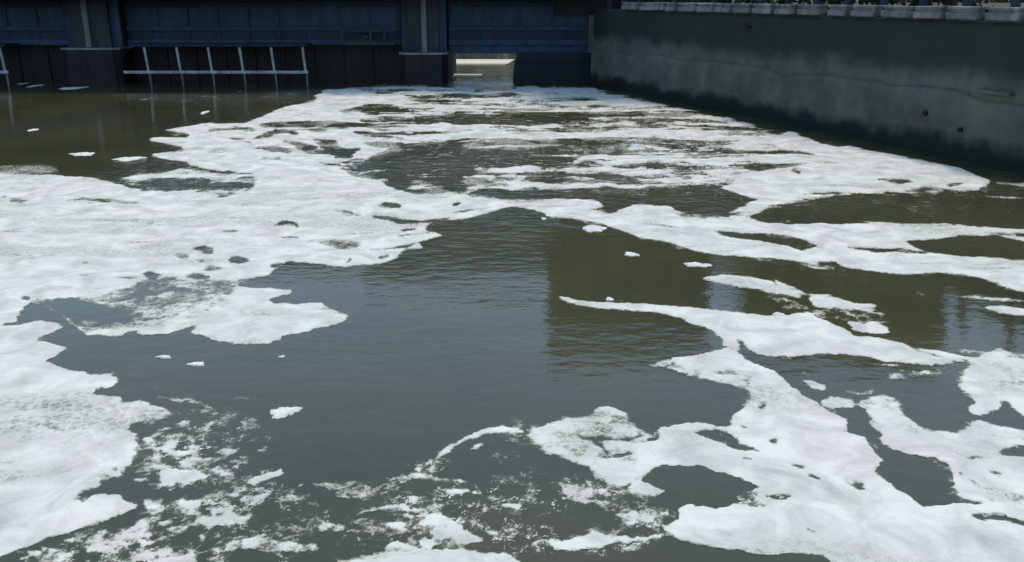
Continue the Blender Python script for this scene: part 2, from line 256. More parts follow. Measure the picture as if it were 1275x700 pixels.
# big raft lower right
P(1, [(925, 457), (945, 454), (962, 462), (985, 482), (1012, 500), (1035, 515), (1055, 524), (1050, 537), (1078, 545), (1090, 562), (1098, 572), (1093, 590), (1105, 602), (1120, 612), (1140, 628), (1150, 632), (1170, 628),
      (1195, 626), (1225, 627), (1275, 640), (1640, 700), (1640, 912), (1060, 912), (1050, 760), (1030, 705), (1020, 692), (960, 690), (891, 683), (856, 676), (835, 668), (822, 656), (845, 648), (838, 634), (850, 630),
      (900, 632), (938, 626), (930, 617), (940, 606), (920, 595), (890, 586), (855, 580), (822, 578), (805, 588), (790, 596), (770, 580), (745, 560), (780, 556), (822, 548), (818, 534), (850, 526), (880, 527), (905, 533),
      (912, 520), (926, 507), (943, 494), (930, 475)], 1, rough=.15)
P(.93, [(935, 462), (975, 480), (1040, 530), (1085, 560), (1080, 600), (1000, 590), (960, 560), (925, 520)], 5)
P(.8, [(1040, 582), (1060, 577), (1095, 590), (1085, 607), (1060, 612), (1042, 600)], 4)
P(.74, [(652, 542), (668, 531), (700, 523), (735, 516), (737, 509), (755, 508), (783, 515), (785, 523), (800, 534), (818, 540), (805, 550), (790, 560), (800, 580), (806, 600), (800, 625), (760, 622), (715, 620), (728, 600), (725, 580),
       (700, 572), (675, 562), (668, 552)], 2, rough=.12)
L(.95, [(738, 512), (755, 511), (780, 517)], 9); L(.9, [(730, 565), (745, 558), (770, 556)], 7); L(.1, [(740, 550), (750, 558), (758, 568)], 4); L(.1, [(745, 568), (770, 567), (788, 563)], 4); L(.25, [(725, 545), (745, 548), (780, 548), (800, 540)], 4)
L(.1, [(745, 600), (765, 614), (790, 625), (810, 630)], 4); L(.15, [(710, 620), (750, 616), (780, 606), (800, 592)], 4); L(.95, [(715, 616), (735, 612), (752, 612)], 7); L(.95, [(742, 622), (765, 624), (785, 630)], 7)
L(1, [(785, 602), (808, 603)], 6); L(1, [(790, 614), (808, 614)], 8); P(.1, [(690, 566), (705, 575), (730, 582), (745, 590), (722, 606), (700, 600)], 3, rough=.4)
P(.04, [(865, 540), (890, 535), (905, 539), (920, 549), (938, 559), (952, 564), (930, 563), (905, 556), (880, 546)], 1); L(.2, [(923, 572), (934, 573)], 4)
P(.05, [(798, 600), (808, 585), (825, 578), (855, 581), (900, 588), (932, 600), (950, 605), (936, 612), (928, 624), (900, 630), (870, 628), (835, 621), (812, 616), (830, 604)], 1, rough=.4)
P(.6, [(806, 600), (826, 612), (812, 620), (805, 614)], 1)
P(.5, [(920, 614), (955, 616), (960, 628), (930, 632)], 2, rough=1)
P(.03, [(790, 632), (830, 634), (838, 642), (826, 652), (820, 664), (795, 662), (788, 650)], 2, rough=.7); L(.85, [(782, 636), (786, 648), (780, 660), (770, 664)], 4)
P(.8, [(680, 674), (700, 676), (725, 668), (738, 664), (748, 662), (765, 666), (790, 668), (830, 668), (800, 673), (765, 674), (745, 682), (715, 687), (695, 686)], 1, rough=.4)
L(.7, [(660, 680), (672, 676), (680, 673)], 5); L(.5, [(768, 685), (790, 684)], 4); L(.6, [(752, 700), (758, 688)], 5)
P(0, [(955, 705), (965, 692), (1020, 694), (1030, 705)], 3, rough=.8)
# channel and leads in the lower right raft
P(0, [(918, 437), (924, 426), (930, 436), (955, 446), (995, 445), (1030, 442), (1080, 445), (1096, 450), (1120, 453), (1200, 451), (1226, 460), (1224, 473), (1193, 478), (1206, 487), (1212, 503), (1206, 535), (1170, 542), (1150, 540),
      (1120, 532), (1108, 512), (1095, 500), (1078, 508), (1086, 524), (1096, 542), (1112, 562), (1140, 568), (1165, 572), (1180, 584), (1188, 597), (1180, 610), (1195, 619), (1226, 626), (1195, 627), (1170, 630), (1150, 633),
      (1137, 624), (1120, 611), (1104, 600), (1094, 588), (1097, 573), (1088, 552), (1078, 545), (1050, 537), (1057, 522), (1035, 512), (1012, 497), (985, 480), (962, 462), (935, 450)], 1)
P(.85, [(998, 474), (1010, 474), (1028, 480), (1026, 488), (1010, 485)], 1); P(.85, [(1020, 499), (1035, 493), (1062, 497), (1068, 503), (1052, 509), (1035, 512), (1024, 506)], 1)
L(.7, [(1052, 488), (1060, 490), (1070, 491), (1085, 488), (1075, 480)], 4); L(.5, [(992, 462), (1005, 465), (1015, 470)], 4)
P(.62, [(1066, 504), (1090, 492), (1105, 500), (1118, 525), (1122, 533), (1110, 545), (1095, 540), (1086, 520)], 1, rough=.6)
L(.4, [(1098, 495), (1125, 492), (1150, 491)], 4); L(.35, [(1110, 478), (1130, 476)], 3); L(.7, [(1085, 455), (1105, 455), (1130, 455)], 4); L(.7, [(1146, 434), (1165, 440), (1190, 446), (1230, 447)], 4); L(.5, [(1190, 436), (1230, 440)], 6)
P(1, [(1090, 545), (1118, 530), (1150, 542), (1146, 552), (1172, 556), (1185, 548), (1215, 540), (1236, 531), (1275, 541), (1640, 560), (1640, 720), (1275, 652), (1232, 630), (1195, 618), (1186, 606), (1190, 596), (1180, 580), (1160, 570), (1112, 562)], 1, rough=.3)
P(.9, [(1211, 450), (1231, 438), (1244, 434), (1254, 439), (1275, 444), (1640, 460), (1640, 560), (1275, 530), (1269, 522), (1260, 513), (1256, 500), (1246, 498), (1250, 508), (1244, 513), (1224, 518), (1208, 515),
       (1206, 503), (1218, 492), (1206, 487), (1193, 478), (1224, 473), (1226, 460)], 1, rough=.3)
P(.05, [(1112, 545), (1125, 546), (1128, 551), (1115, 550)], 1); P(.1, [(1245, 557), (1275, 556), (1400, 560), (1400, 575), (1275, 570), (1245, 567)], 2); L(.2, [(1180, 548), (1200, 550), (1218, 549)], 4); L(.1, [(1228, 588), (1240, 589), (1250, 592)], 5)
L(.35, [(1185, 562), (1210, 570), (1240, 572)], 4); P(.72, [(1225, 602), (1275, 600), (1400, 610), (1400, 640), (1275, 640), (1235, 628), (1200, 615)], 5); L(.3, [(1197, 590), (1210, 598), (1220, 605)], 5)
P(.05, [(1200, 641), (1220, 638), (1250, 641), (1280, 651), (1400, 665), (1400, 672), (1275, 655), (1240, 647), (1215, 647)], 1)
L(.1, [(1004, 592), (1014, 595), (1026, 600)], 5); L(.4, [(985, 580), (1000, 583)], 4); L(.15, [(1062, 602), (1070, 606), (1074, 610)], 5); L(.15, [(1003, 655), (1010, 661), (1013, 667)], 5); E(.3, 966, 551, 6, 4); E(.35, 925, 533, 6, 3)
L(.12, [(955, 620), (970, 622), (985, 619)], 7); E(.25, 950, 507, 5, 3)
L(.15, [(1224, 519), (1245, 516), (1262, 520), (1285, 534)], 12, 2); L(.35, [(1215, 497), (1232, 499)], 3)
# film and froth that tie the right-hand rafts together
P(.85, [(888, 408), (926, 414), (918, 440), (934, 452), (952, 462), (930, 482), (890, 474), (858, 462), (838, 450), (872, 442), (905, 437)], 2, rough=.6)
P(.40, [(1098, 458), (1140, 462), (1190, 458), (1180, 468), (1110, 474)], 3, rough=1)
P(.8, [(1072, 500), (1098, 490), (1118, 500), (1132, 522), (1160, 538), (1200, 536), (1215, 520), (1245, 524), (1275, 534), (1400, 545), (1400, 556), (1250, 553), (1215, 560), (1180, 562), (1140, 560), (1108, 552), (1088, 532)], 2, rough=.6)
P(.9, [(1205, 455), (1228, 440), (1300, 436), (1640, 450), (1640, 520), (1300, 522), (1258, 505), (1215, 500), (1190, 480)], 3, rough=.4)
L(.9, [(1140, 434), (1175, 441), (1220, 448)], 6); L(.8, [(1100, 448), (1150, 453), (1205, 450)], 5)
P(.05, [(1212, 519), (1245, 514), (1250, 502), (1258, 500), (1264, 515), (1290, 530), (1275, 536), (1235, 528)], 1)
P(.9, [(960, 345), (1005, 366), (1040, 366), (1020, 372), (975, 362)], 1, rough=.6); P(.45, [(940, 362), (1000, 374), (1010, 390), (975, 386)], 3, rough=1)
P(.55, [(1040, 388), (1100, 386), (1115, 405), (1060, 402)], 3, rough=1)
P(.4, [(690, 600), (720, 590), (800, 620), (840, 640), (835, 662), (800, 660), (760, 630), (700, 625)], 3, rough=1)
P(.35, [(850, 600), (940, 612), (930, 628), (850, 622)], 4, rough=1) if 0 else None
# beyond the photograph's lower edge the leads go on
P(.03, [(660, 702), (760, 694), (830, 678), (900, 688), (960, 696), (1025, 706), (1040, 760), (1000, 912), (700, 912), (690, 760)], 3)
P(.25, [(-320, 800), (0, 712), (400, 720), (430, 912), (-320, 912)], 10, rough=1)
VW = blur(V, 3)   # wider skirt of thin film round the rafts

def chart(px, py, A):
    x = np.clip(px-X0-.5, 0, CW-1.001); y = np.clip(py-Y0-.5, 0, CH_-1.001)
    ix = x.astype(int); iy = y.astype(int); fx = x-ix; fy = y-iy
    return (A[iy, ix]*(1-fx)+A[iy, ix+1]*fx)*(1-fy)+(A[iy+1, ix]*(1-fx)+A[iy+1, ix+1]*fx)*fy

def waves(X, Y):
    """height of the water surface: choppy below the gates, nearly flat nearer"""
    ch = sstep(17, 27, Y + 2.0*fbm(X*.25, Y*.25, 40, 2)) * (1-.8*sstep(53, 57, Y)) * sstep(-15, -7, X)
    h = (fbm(X*.45, Y*.5, 50, 3)-.5)*.20*ch + (fbm(X*1.5, Y*1.3, 56, 2)-.5)*.06*ch
    h = h + (fbm(X*.5, Y*.8, 61, 2)-.5)*.012
    return h, ch

def multi(X, Y, seed, o=5, g=.55):
    """noise whose finest detail coarsens with distance, without shearing"""
    a = fbm(X*5.2, Y*5.2, seed, o, g); b = fbm(X*2.0, Y*2.0, seed+11, o, g); c = fbm(X*.85, Y*.7, seed+23, o, g)
    t1 = sstep(9, 20, Y); t2 = sstep(20, 38, Y)
    return (a*(1-t1)+b*t1)*(1-t2)+c*t2
def foam_cover(X, Y):
    m = .16 + .0125*Y
    wx = multi(X, Y, 3, 5, .6)-.5; wy = multi(X+31, Y, 9, 5, .6)-.5
    px, py = proj(X+wx*m*.55, Y+wy*m*.75*np.clip(Y/16, .8, 2.2), 0)
    v = chart(px, py, V); r = chart(px, py, Rg)
    n = multi(X, Y, 121, 6, .62)
    f1 = multi(X*.8+wx*.5, Y*.8+wy*.5, 133, 4)
    fil = sstep(.80, .97, 1-np.abs(f1-.5)*7)          # thin curling filaments
    win = np.clip(4*v*(1-v), 0, 1)
    q = v + (n-.5)*(.22+1.75*r*win+.35*win) + fil*.55*r*sstep(.04, .2, v)*(1-v)*sstep(.47, .56, multi(X*.3, Y*.3, 151, 3))
    fz = sstep(19, 28, Y)*r*np.clip(X+12, 0, 1)
    q = q + (fbm(X*.20+wx, Y*1.15+wy, 261, 5, .66)-.505)*4.2*fz*np.clip(.34+win, 0, 1)
    q = np.where(v < .02, np.minimum(q, v), q)
    # thinner greyer skin inside the rafts, and ragged small holes
    thin = sstep(.50, .68, fbm(X*.55, Y*.4, 171, 5, .6))
    q = q - thin*(.14+.16*r)*(1-.8*sstep(20, 28, Y)) - sstep(.66, .80, n)*(.12+.5*r)*np.clip(v, 0, 1)
    core = sstep(.10, .90, q)
    vw = chart(px+wy*40*np.clip(9/Y, .2, 1), py+wx*14, VW)
    lace = multi(X*1.1+wy*.6, Y*1.1+wx*.6, 211, 5, .66)
    film = sstep(.30, .85, vw*(.55+.45*r) + (lace-.5)*2.2*np.clip(4*vw*(1-vw)+.1, 0, 1))*(.34+.2*n)*sstep(.06, .2, vw)
    skin = sstep(.02, .12, vw)*(1-sstep(.0, .5, core))*.10*sstep(.42, .6, lace)
    st = fbm(X*.30, Y*1.15, 231, 5, .62)               # drift streaks inside the rafts
    far = 1-.75*sstep(20, 30, Y)
    core = core*(1-.26*far*sstep(.50, .66, st)) - .35*sstep(.60, .70, fbm(X*.9, Y*3.2, 241, 5, .6))*core*np.clip(.25+r, 0, 1)
    return np.clip(np.maximum(np.maximum(core, film), skin), 0, 1), v, r, n

# ------------------------------------------------------------------ helpers
def link(name, me, mat=None, parent=None):
    o = bpy.data.objects.new(name, me); C.objects.link(o)
    if mat is not None: me.materials.append(mat)
    if parent is not None: o.parent = parent
    return o
def thing(name, label, cat, loc=(0, 0, 0), rz=0, group=None):
    o = bpy.data.objects.new(name, None); C.objects.link(o); o.empty_display_size = .3
    o.location = loc; o.rotation_euler = (0, 0, rz); tag(o, label, cat, group); return o
def tag(o, label, cat, group=None):
    o['label'] = label; o['category'] = cat
    if group: o['group'] = group
    return o
def struct(o, kind='structure'): o['kind'] = kind; return o
class MB:
    def __init__(s): s.b = bmesh.new()
    def box(s, x0, x1, y0, y1, z0, z1, bev=0.0):
        t = bmesh.new(); bmesh.ops.create_cube(t, size=1)
        bmesh.ops.scale(t, vec=(x1-x0, y1-y0, z1-z0), verts=t.verts); bmesh.ops.translate(t, vec=((x0+x1)/2, (y0+y1)/2, (z0+z1)/2), verts=t.verts)
        if bev: bmesh.ops.bevel(t, geom=t.edges[:], offset=bev, segments=1, affect='EDGES')
        s.add(t); return s
    def add(s, t):
        me = bpy.data.meshes.new('tmp'); t.to_mesh(me); t.free(); s.b.from_mesh(me); bpy.data.meshes.remove(me)
    def tube(s, a, b, r0, r1=None, n=10):
        a, b = Vector(a), Vector(b); r1 = r0 if r1 is None else r1
        t = bmesh.new(); d = b-a
        bmesh.ops.create_cone(t, cap_ends=True, segments=n, radius1=r0, radius2=r1, depth=d.length)
        q = d.to_track_quat('Z', 'Y'); bmesh.ops.transform(t, matrix=Matrix.Translation((a+b)/2) @ q.to_matrix().to_4x4(), verts=t.verts)
        s.add(t); return s
    def prism(s, pts, z0, z1):
        t = bmesh.new(); lo = [t.verts.new((x, y, z0)) for x, y in pts]; hi = [t.verts.new((x, y, z1)) for x, y in pts]; n = len(pts)
        t.faces.new(lo[::-1]); t.faces.new(hi)
        for i in range(n): t.faces.new((lo[i], lo[(i+1) % n], hi[(i+1) % n], hi[i]))
        bmesh.ops.recalc_face_normals(t, faces=t.faces); s.add(t); return s
    def build(s, name, mat, parent=None):
        me = bpy.data.meshes.new(name); s.b.to_mesh(me); s.b.free(); return link(name, me, mat, parent)
def copy_tree(o, parent=None):
    c = o.copy(); C.objects.link(c); c.parent = parent
    for ch in list(o.children): copy_tree(ch, c)
    return c

# ------------------------------------------------------------------ materials
def N(nt, t, **kw):
    n = nt.nodes.new(t)
    for k, v in kw.items(): setattr(n, k, v)
    return n
def mat(name):
    m = bpy.data.materials.new(name); m.use_nodes = True
    return m, m.node_tree, m.node_tree.nodes['Principled BSDF']
def grimy(name, c1, c2, c3=None, rough=.8, metal=0.0, scale=1.0, streak=.6, bump=.25, spec=.3):
    """base colour c1 worn to c2, vertical run-off streaks of c3"""
    m, nt, b = mat(name); lk = nt.links
    g = N(nt, 'ShaderNodeNewGeometry')
    n1 = N(nt, 'ShaderNodeTexNoise'); n1.inputs['Scale'].default_value = .7*scale; n1.inputs['Detail'].default_value = 8; n1.inputs['Roughness'].default_value = .65
    lk.new(g.outputs['Position'], n1.inputs['Vector'])
    r1 = N(nt, 'ShaderNodeValToRGB'); r1.color_ramp.elements[0].position = .36; r1.color_ramp.elements[1].position = .66
    r1.color_ramp.elements[0].color = (*c1, 1); r1.color_ramp.elements[1].color = (*c2, 1); lk.new(n1.outputs[0], r1.inputs[0])
    mp = N(nt, 'ShaderNodeMapping'); mp.inputs['Scale'].default_value = (2.2*scale, 2.2*scale, .18*scale); lk.new(g.outputs['Position'], mp.inputs[0])
    n2 = N(nt, 'ShaderNodeTexNoise'); n2.inputs['Scale'].default_value = 1; n2.inputs['Detail'].default_value = 6; lk.new(mp.outputs[0], n2.inputs['Vector'])
    r2 = N(nt, 'ShaderNodeValToRGB'); r2.color_ramp.elements[0].position = .48; r2.color_ramp.elements[1].position = .68; lk.new(n2.outputs[0], r2.inputs[0])
    mu = N(nt, 'ShaderNodeMath', operation='MULTIPLY'); mu.inputs[1].default_value = streak; lk.new(r2.outputs[0], mu.inputs[0])
    mx = N(nt, 'ShaderNodeMix', data_type='RGBA'); lk.new(mu.outputs[0], mx.inputs[0]); lk.new(r1.outputs[0], mx.inputs[6]); mx.inputs[7].default_value = (*(c3 or [x*.4 for x in c1]), 1)
    lk.new(mx.outputs[2], b.inputs['Base Color']); b.inputs['Roughness'].default_value = rough; b.inputs['Metallic'].default_value = metal; b.inputs['Specular IOR Level'].default_value = spec
    n3 = N(nt, 'ShaderNodeTexNoise'); n3.inputs['Scale'].default_value = 9*scale; n3.inputs['Detail'].default_value = 6; lk.new(g.outputs['Position'], n3.inputs['Vector'])
    bp = N(nt, 'ShaderNodeBump'); bp.inputs['Strength'].default_value = bump; bp.inputs['Distance'].default_value = .03; lk.new(n3.outputs[0], bp.inputs['Height']); lk.new(bp.outputs[0], b.inputs['Normal'])
    m['mix'] = 1
    return m
def add_height_bands(m, stops, noise=.5):
    """stains that follow height above water: stops = [(z, (r,g,b), strength)] painted over the base"""
    nt = m.node_tree; lk = nt.links; b = nt.nodes['Principled BSDF']
    src = b.inputs['Base Color'].links[0].from_socket
    g = N(nt, 'ShaderNodeNewGeometry'); sx = N(nt, 'ShaderNodeSeparateXYZ'); lk.new(g.outputs['Position'], sx.inputs[0])
    n = N(nt, 'ShaderNodeTexNoise'); n.inputs['Scale'].default_value = .8; n.inputs['Detail'].default_value = 7; lk.new(g.outputs['Position'], n.inputs['Vector'])
    ad = N(nt, 'ShaderNodeMath', operation='MULTIPLY_ADD'); ad.inputs[1].default_value = noise*2; lk.new(n.outputs[0], ad.inputs[0])
    sb = N(nt, 'ShaderNodeMath', operation='SUBTRACT'); sb.inputs[1].default_value = noise; lk.new(sx.outputs[2], sb.inputs[0]); lk.new(sb.outputs[0], ad.inputs[2])
    for z0, z1, col, st in stops:
        mr = N(nt, 'ShaderNodeMapRange'); mr.inputs[1].default_value = z0; mr.inputs[2].default_value = z1; mr.inputs[3].default_value = 0; mr.inputs[4].default_value = st
        mr.interpolation_type = 'SMOOTHSTEP'; lk.new(ad.outputs[0], mr.inputs[0])
        mx = N(nt, 'ShaderNodeMix', data_type='RGBA'); lk.new(mr.outputs[0], mx.inputs[0]); lk.new(src, mx.inputs[6]); mx.inputs[7].default_value = (*col, 1); src = mx.outputs[2]
    lk.new(src, b.inputs['Base Color'])
M = {}
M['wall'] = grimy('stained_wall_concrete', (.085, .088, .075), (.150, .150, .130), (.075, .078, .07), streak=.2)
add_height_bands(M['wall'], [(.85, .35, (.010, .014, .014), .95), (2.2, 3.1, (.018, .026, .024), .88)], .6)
M['coping'] = grimy('coping_concrete', (.13, .14, .14), (.30, .31, .31), (.05, .055, .055), scale=1.4)
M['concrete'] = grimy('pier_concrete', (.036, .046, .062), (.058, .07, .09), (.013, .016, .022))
M['edge'] = grimy('pale_concrete_edge', (.22, .23, .25), (.3, .31, .33), (.12, .12, .13))  # paler than the pier concrete, used on the ledges
M['dark'] = grimy('near_black_concrete', (.012, .013, .018), (.022, .024, .028), (.006, .006, .008), rough=.6)  # near-black tone for pier bases, lower leaves, plinth and upstream wall
M['blue'] = grimy('dark_blue_gate_paint', (.018, .06, .13), (.032, .085, .18), (.02, .03, .05), rough=.6, streak=.7)
M['bluedark'] = grimy('darker_navy_gate_paint', (.016, .03, .07), (.024, .045, .1), (.01, .014, .025), rough=.6)  # darker blue for recessed webs, top girders and left guides
M['navy'] = grimy('near_black_navy_paint', (.009, .016, .034), (.014, .024, .048), (.006, .008, .012), rough=.6)
M['steel'] = grimy('pale_grey_steel', (.34, .35, .38), (.6, .61, .63), (.16, .14, .13), rough=.55, scale=3)
M['steeldk'] = grimy('dull_grey_steel', (.16, .18, .21), (.22, .24, .27), (.09, .09, .1), rough=.6, scale=3)
M['sill'] = grimy('pale_sill_concrete', (.66, .62, .46), (.80, .76, .60), (.45, .43, .33), streak=.3)
M['house'] = grimy('olive_brown_render', (.20, .18, .11), (.28, .25, .17), (.13, .12, .08), streak=.4)
M['beige'] = grimy('beige_render', (.3, .27, .22), (.36, .33, .27), (.2, .18, .15), streak=.4)
M['roof'] = grimy('dark_roof_sheet', (.05, .05, .05), (.08, .08, .08))
M['earth'] = grimy('bank_earth', (.03, .038, .02), (.05, .06, .03), scale=.5)
mg, ntg, bg_ = mat('window_glass'); bg_.inputs['Base Color'].default_value = (.02, .025, .03, 1); bg_.inputs['Roughness'].default_value = .08; M['glass'] = mg
M['bark'] = grimy('tree_bark', (.06, .05, .04), (.1, .085, .06), scale=4)
ml, ntl, bl_ = mat('leaves'); ml_n = N(ntl, 'ShaderNodeObjectInfo'); 
gn = N(ntl, 'ShaderNodeNewGeometry'); nn = N(ntl, 'ShaderNodeTexNoise'); nn.inputs['Scale'].default_value = 1.1; ntl.links.new(gn.outputs['Position'], nn.inputs['Vector'])
rr = N(ntl, 'ShaderNodeValToRGB'); rr.color_ramp.elements[0].position = .35; rr.color_ramp.elements[1].position = .65; rr.color_ramp.elements[0].color = (.06, .06, .025, 1); rr.color_ramp.elements[1].color = (.12, .115, .045, 1)
ntl.links.new(nn.outputs[0], rr.inputs[0]); ntl.links.new(rr.outputs[0], bl_.inputs['Base Color']); bl_.inputs['Roughness'].default_value = .7; M['leaf'] = ml
M['hedge'] = grimy('dark_hedge_leaves', (.02, .028, .014), (.035, .045, .02), (.012, .016, .01), scale=3)

# water
mw, nw, bw = mat('murky_olive_water'); lk = nw.links
bw.inputs['IOR'].default_value = 1.33; bw.inputs['Roughness'].default_value = .04
g = N(nw, 'ShaderNodeNewGeometry')
n = N(nw, 'ShaderNodeTexNoise'); n.inputs['Scale'].default_value = .25; n.inputs['Detail'].default_value = 4; lk.new(g.outputs['Position'], n.inputs['Vector'])
r = N(nw, 'ShaderNodeValToRGB'); r.color_ramp.elements[0].position = .35; r.color_ramp.elements[1].position = .7
r.color_ramp.elements[0].color = (.050, .054, .028, 1); r.color_ramp.elements[1].color = (.074, .073, .033, 1); lk.new(n.outputs[0], r.inputs[0]); lk.new(r.outputs[0], bw.inputs['Base Color'])
at_ch = N(nw, 'ShaderNodeAttribute'); at_ch.attribute_name = 'chop'
mpw = N(nw, 'ShaderNodeMapping'); mpw.inputs['Scale'].default_value = (1.0, 1.8, 1); lk.new(g.outputs['Position'], mpw.inputs[0])
n1 = N(nw, 'ShaderNodeTexNoise'); n1.inputs['Scale'].default_value = 2.2; n1.inputs['Detail'].default_value = 5; lk.new(mpw.outputs[0], n1.inputs['Vector'])
ma = N(nw, 'ShaderNodeMath', operation='MULTIPLY_ADD'); ma.inputs[1].default_value = .75; ma.inputs[2].default_value = .06; lk.new(at_ch.outputs['Fac'], ma.inputs[0])
bp = N(nw, 'ShaderNodeBump'); bp.inputs['Distance'].default_value = .12; lk.new(ma.outputs[0], bp.inputs['Strength']); lk.new(n1.outputs[0], bp.inputs['Height']); lk.new(bp.outputs[0], bw.inputs['Normal'])
M['water'] = mw

# foam
mf, nf, bf = mat('white_water_foam'); lk = nf.links
ac = N(nf, 'ShaderNodeAttribute'); ac.attribute_name = 'cover'
g = N(nf, 'ShaderNodeNewGeometry')
nb = N(nf, 'ShaderNodeTexNoise'); nb.inputs['Scale'].default_value = 14; nb.inputs['Detail'].default_value = 6; nb.inputs['Roughness'].default_value = .7; lk.new(g.outputs['Position'], nb.inputs['Vector'])
# alpha = smoothstep(cover + fine noise)
s1 = N(nf, 'ShaderNodeMath', operation='SUBTRACT'); s1.inputs[1].default_value = .5; lk.new(nb.outputs[0], s1.inputs[0])
s2 = N(nf, 'ShaderNodeMath', operation='MULTIPLY_ADD'); s2.inputs[1].default_value = .32; lk.new(s1.outputs[0], s2.inputs[0]); lk.new(ac.outputs['Fac'], s2.inputs[2])
vo = N(nf, 'ShaderNodeTexVoronoi', feature='DISTANCE_TO_EDGE'); vo.inputs['Scale'].default_value = 8.5; vo.inputs['Randomness'].default_value = 1
wv = N(nf, 'ShaderNodeVectorMath', operation='MULTIPLY_ADD'); wv.inputs[1].default_value = (.3, .3, 0); lk.new(nb.outputs['Color'], wv.inputs[0]); lk.new(g.outputs['Position'], wv.inputs[2]); lk.new(wv.outputs[0], vo.inputs['Vector'])
ve = N(nf, 'ShaderNodeMapRange'); ve.inputs[1].default_value = .0; ve.inputs[2].default_value = .17; ve.inputs[3].default_value = .24; ve.inputs[4].default_value = -.13; lk.new(vo.outputs['Distance'], ve.inputs[0])
omc = N(nf, 'ShaderNodeMath', operation='SUBTRACT'); omc.inputs[0].default_value = 1; lk.new(ac.outputs['Fac'], omc.inputs[1])
cc = N(nf, 'ShaderNodeMath', operation='MULTIPLY'); lk.new(omc.outputs[0], cc.inputs[0]); lk.new(ac.outputs['Fac'], cc.inputs[1])
c4 = N(nf, 'ShaderNodeMath', operation='MULTIPLY'); c4.inputs[1].default_value = 4; lk.new(cc.outputs[0], c4.inputs[0])
lc = N(nf, 'ShaderNodeMath', operation='MULTIPLY_ADD'); lk.new(c4.outputs[0], lc.inputs[0]); lk.new(ve.outputs[0], lc.inputs[1]); lk.new(s2.outputs[0], lc.inputs[2]); s2 = lc
mr = N(nf, 'ShaderNodeMapRange'); mr.interpolation_type = 'SMOOTHSTEP'; mr.inputs[1].default_value = .10; mr.inputs[2].default_value = .88; lk.new(s2.outputs[0], mr.inputs[0])
gate = N(nf, 'ShaderNodeMapRange'); gate.inputs[1].default_value = .01; gate.inputs[2].default_value = .12; lk.new(ac.outputs['Fac'], gate.inputs[0])
al = N(nf, 'ShaderNodeMath', operation='MULTIPLY'); lk.new(mr.outputs[0], al.inputs[0]); lk.new(gate.outputs[0], al.inputs[1])
al2 = N(nf, 'ShaderNodeMath', operation='MULTIPLY'); al2.inputs[1].default_value = .985; lk.new(al.outputs[0], al2.inputs[0]); lk.new(al2.outputs[0], bf.inputs['Alpha'])
nl = N(nf, 'ShaderNodeTexNoise'); nl.inputs['Scale'].default_value = .35; nl.inputs['Detail'].default_value = 3; lk.new(g.outputs['Position'], nl.inputs['Vector'])
rt = N(nf, 'ShaderNodeValToRGB'); e = rt.color_ramp.elements; e[0].position = .36; e[0].color = (.80, .84, .74, 1); e[1].position = .64; e[1].color = (.86, .82, .76, 1)
k = e.new(.5); k.color = (.84, .835, .755, 1); lk.new(nl.outputs[0], rt.inputs[0]); 
nd = N(nf, 'ShaderNodeTexNoise'); nd.inputs['Scale'].default_value = 1.6; nd.inputs['Detail'].default_value = 8; nd.inputs['Roughness'].default_value = .62; nd.inputs['Distortion'].default_value = .6; lk.new(g.outputs['Position'], nd.inputs['Vector'])
rd = N(nf, 'ShaderNodeMapRange'); rd.inputs[1].default_value = .3; rd.inputs[2].default_value = .62; rd.inputs[3].default_value = .60; rd.inputs[4].default_value = 1.0; lk.new(nd.outputs[0], rd.inputs[0])
vm = N(nf, 'ShaderNodeVectorMath', operation='SCALE'); lk.new(rt.outputs[0], vm.inputs[0]); lk.new(rd.outputs[0], vm.inputs['Scale']); tc = N(nf, 'ShaderNodeMapRange'); tc.inputs[1].default_value = .45; tc.inputs[2].default_value = 1.0; lk.new(ac.outputs['Fac'], tc.inputs[0])
tm = N(nf, 'ShaderNodeMix', data_type='RGBA'); lk.new(tc.outputs[0], tm.inputs[0]); tm.inputs[6].default_value = (.66, .66, .54, 1); lk.new(vm.outputs[0], tm.inputs[7]); lk.new(tm.outputs[2], bf.inputs['Base Color'])
bf.inputs['Roughness'].default_value = .9; bf.inputs['Specular IOR Level'].default_value = .15
bpf = N(nf, 'ShaderNodeBump'); bpf.inputs['Strength'].default_value = .35; bpf.inputs['Distance'].default_value = .03; lk.new(nb.outputs[0], bpf.inputs['Height']); lk.new(bpf.outputs[0], bf.inputs['Normal'])
M['foam'] = mf
mfc, nfc, bfc = mat('solid_foam'); bfc.inputs['Roughness'].default_value = .9; gcc = N(nfc, 'ShaderNodeNewGeometry')
ncc = N(nfc, 'ShaderNodeTexNoise'); ncc.inputs['Scale'].default_value = 9; ncc.inputs['Detail'].default_value = 6; nfc.links.new(gcc.outputs['Position'], ncc.inputs['Vector'])
rcc = N(nfc, 'ShaderNodeValToRGB'); rcc.color_ramp.elements[0].position = .3; rcc.color_ramp.elements[1].position = .6; rcc.color_ramp.elements[0].color = (.55, .58, .56, 1); rcc.color_ramp.elements[1].color = (.84, .825, .74, 1)
nfc.links.new(ncc.outputs[0], rcc.inputs[0]); nfc.links.new(rcc.outputs[0], bfc.inputs['Base Color']); M['clump'] = mfc

